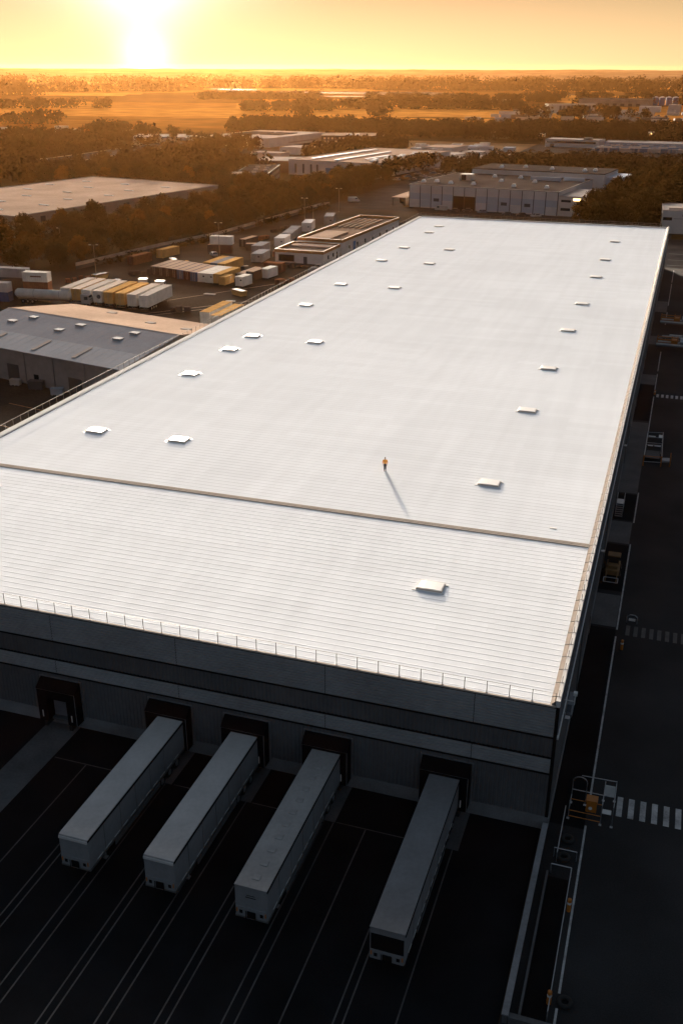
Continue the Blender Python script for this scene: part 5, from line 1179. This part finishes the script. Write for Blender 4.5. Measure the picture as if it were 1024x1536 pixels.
def inside(p, poly):
    x, y = p; c = False; n = len(poly)
    for i in range(n):
        x1, y1 = poly[i]; x2, y2 = poly[(i + 1) % n]
        if (y1 > y) != (y2 > y) and x < (x2 - x1) * (y - y1) / (y2 - y1) + x1: c = not c
    return c
def near_road(x, y):
    pl = [(-197.5, 225), (-194.5, 300), (-185.5, 345), (-168.5, 470)]
    for (a, b_), (c, d) in zip(pl, pl[1:]):
        dx, dy = c - a, d - b_; t_ = max(0, min(1, ((x - a) * dx + (y - b_) * dy) / (dx * dx + dy * dy)))
        if math.hypot(x - a - t_ * dx, y - b_ - t_ * dy) < (6.5 if t_ < .8 or d < 320 else 3): return True
    return False
WOODS = [
 ('belt', [(-228, 225), (-206, 236), (-176, 264), (-170, 303), (-161, 335), (-153.5, 428), (-153, 450), (-152, 540), (-146, 640), (-160, 560), (-176, 500), (-184, 440), (-198, 430), (-222, 306), (-250, 300), (-250, 240)], 6.6, 'in the tree belt between the flat warehouse and the container yard'),
 ('behind', [(-440, 520), (-360, 440), (-300, 446), (-196, 430), (-182, 440), (-190, 470), (-215, 470), (-222, 540), (-240, 555), (-330, 640), (-430, 640)], 9.0, 'in the wood behind the flat warehouse'),
 ('right', [(-40, 400), (-36, 398), (-10, 400), (-10, 424), (-1, 470), (-3, 560), (-30, 560), (-58, 545), (-33, 530), (-36, 470), (-39, 436)], 6.4, 'in the dense wood right of the panelled building'),
 ('mid', [(-132, 560), (-60, 540), (-36, 560), (-5, 560), (8, 640), (-60, 648), (-118, 632)], 8.0, 'in the wood between the panelled building and the lorry park'),
 ('far', [(-395, 872), (-300, 880), (-120, 862), (40, 866), (40, 1060), (-150, 1040), (-250, 1010), (-415, 1045), (-440, 975)], 8.6, ''),
 ('west', [(-600, 640), (-440, 530), (-400, 640), (-420, 700), (-390, 800), (-470, 770), (-540, 760), (-600, 720)], 10.0, ''),
 ('mids', [(-330, 640), (-290, 620), (-285, 680), (-330, 740), (-395, 690)], 10.0, ''),
 ('strip', [(-238, 640), (-220, 600), (-215, 660), (-190, 690), (-200, 760), (-215, 790), (-235, 730)], 8.0, ''),
]
rt = random.Random(77); cand = []
YARD = [(-168, 120), (-82, 120), (-82, 428), (-150, 428), (-157.5, 332), (-166, 300), (-171, 262), (-205, 238), (-205, 120)]
for nm, poly, sp_, lab in WOODS:
    xs = [p[0] for p in poly]; ys = [p[1] for p in poly]; got = []
    area = (max(xs) - min(xs)) * (max(ys) - min(ys))
    for _ in range(int(area / (sp_ * sp_) * 6)):
        p = (rt.uniform(min(xs), max(xs)), rt.uniform(min(ys), max(ys)))
        if not inside(p, poly) or blocked(*p) or near_road(*p) or inside(p, YARD): continue
        if any((p[0] - q[0]) ** 2 + (p[1] - q[1]) ** 2 < sp_ * sp_ for q in got): continue
        got.append(p)
    for p in got: cand.append((math.hypot(*p), p, nm, lab))
extra = [((-209, 282), 'belt', 'golden tree with a bare stem standing alone beside the access road', 5), ((-12, 392), 'right', 'small tree at the foot of the cream building', 3)]
cand.sort(key=lambda c: c[0])
def put_tree(p, label, group, k, s):
    hold, c_, tr_ = PROTO[k]
    if not used[k]: used[k] = True; t = hold
    else:
        t = hold.copy(); COL.objects.link(t)
        for ch in (c_, tr_): q = ch.copy(); COL.objects.link(q); q.parent = t
    t.location = (p[0], p[1], 0); t.rotation_euler = (0, 0, rt.uniform(0, 6.28)); t.scale = (s * rt.uniform(.92, 1.1), s * rt.uniform(.92, 1.1), s * rt.uniform(.9, 1.12))
    t['label'] = label; t['group'] = group
for p, nm, lab, k in extra: put_tree(p, lab, 'single trees of the estate', k, .85)
KIND = ['brown autumn tree', 'brown autumn tree', 'tall dark autumn tree', 'low broad autumn tree', 'tall broad autumn tree', 'golden autumn tree', 'wide spreading autumn tree']
NT = 290
for d, p, nm, lab in cand[:NT]:
    k = rt.choice([0, 0, 1, 2, 3, 4, 6, 6, 5]) if nm != 'right' else rt.choice([0, 1, 2, 3, 4, 6])
    put_tree(p, f'{KIND[k]} {lab or "in the far woods"}', f'trees {lab or "in the far woods"}', k, rt.uniform(.78, 1.12) * (.78 if nm == 'belt' else 1))
# the rest of the woods, too many to count: one mass each
def mass(name, pts, quads, leaf, hmin, hmax, wmin, wmax, m='leaf_far'):
    r = random.Random(hash(name) & 255 if False else len(pts)); b = MB()
    for (x, y) in pts:
        H_ = r.uniform(hmin, hmax); Wd = r.uniform(wmin, wmax)
        lob = [(Vector((r.gauss(0, Wd * .22), r.gauss(0, Wd * .22), H_ * r.uniform(.35, .8))), Wd * r.uniform(.22, .36)) for _ in range(7)]
        for _ in range(quads):
            p, rr = lob[r.randrange(7)]
            d = Vector((r.gauss(0, 1), r.gauss(0, 1), r.gauss(.3, 1))).normalized(); c = p + d * rr * r.uniform(.7, 1.0) + Vector((x, y, 0))
            if c.z < .2: c.z = .2
            nrm = (d + Vector((r.gauss(0, .5), r.gauss(0, .5), r.gauss(0, .5)))).normalized(); u = nrm.orthogonal().normalized(); u.rotate(Matrix.Rotation(r.uniform(0, 6.28), 3, nrm)); w_ = nrm.cross(u); s1 = leaf * r.uniform(.6, 1.3)
            b.quad([c - u * s1, c - w_ * s1 * .7, c + u * s1, c + w_ * s1 * .7]); b.n += [tuple((d + nrm * .4).normalized())] * 4
    return struct(b.build(name, m), 'stuff')
rest = {}
for d, p, nm, lab in cand[NT:]: rest.setdefault(nm, []).append(p)
for nm in rest: mass('woodland', rest[nm], 150, 1.05, 9, 13, 9, 12)
# hedges and woods on the plain
def at_px_row(n, dist, a0, a1, spread, r):
    out = []
    for _ in range(n):
        a = R(r.uniform(a0, a1)); d = dist + r.uniform(-spread, spread); out.append((-math.sin(a) * d, math.cos(a) * d))
    return out
rh = random.Random(5); pts = []
for (n, dist, a0, a1, sp_) in ((16, 1300, -3, 9, 12), (90, 1600, 9, 20.5, 34), (36, 1500, 19, 23.5, 12), (80, 1960, 7, 17, 34), (70, 2220, -3, 9, 40), (9, 1180, 33, 37, 4), (8, 960, 28.5, 31.5, 6), (22, 1620, 30.5, 37, 10), (84, 2040, 19.5, 26, 34), (3, 1290, 20.2, 20.6, 3), (4, 1340, 16.2, 16.9, 5), (8, 1420, 4, 8, 8), (40, 1840, -3, 6, 16)):
    pts += at_px_row(n, dist, a0, a1, sp_, rh)
mass('plain_trees', pts, 130, 1.9, 8, 13, 14, 24)
pts = []
for (n, dist, a0, a1, sp_) in ((130, 2950, -3, 17, 130), (50, 2700, 27, 40, 40), (70, 3100, 16, 30, 60), (160, 3700, -3, 22, 200), (50, 3700, 26, 40, 60), (40, 2350, 34, 40, 24), (120, 4500, -3, 40, 160)):
    pts += at_px_row(n, dist, a0, a1, sp_, rh)
mass('plain_woods', pts, 60, 4.0, 8, 13, 40, 80)
# bushes along the foot of the precast wall and the yard edge
pts = []
for k in range(60):
    t_ = rh.uniform(0, 1); y_ = 266 + t_ * 155; x_ = -170 + t_ * 22 + rh.uniform(-1.5, 2.5) + (3.2 if 290 < y_ < 330 else 0)
    pts.append((x_, y_))
mass('scrub', pts, 60, .4, 1.2, 2.6, 2, 4, 'leaf')
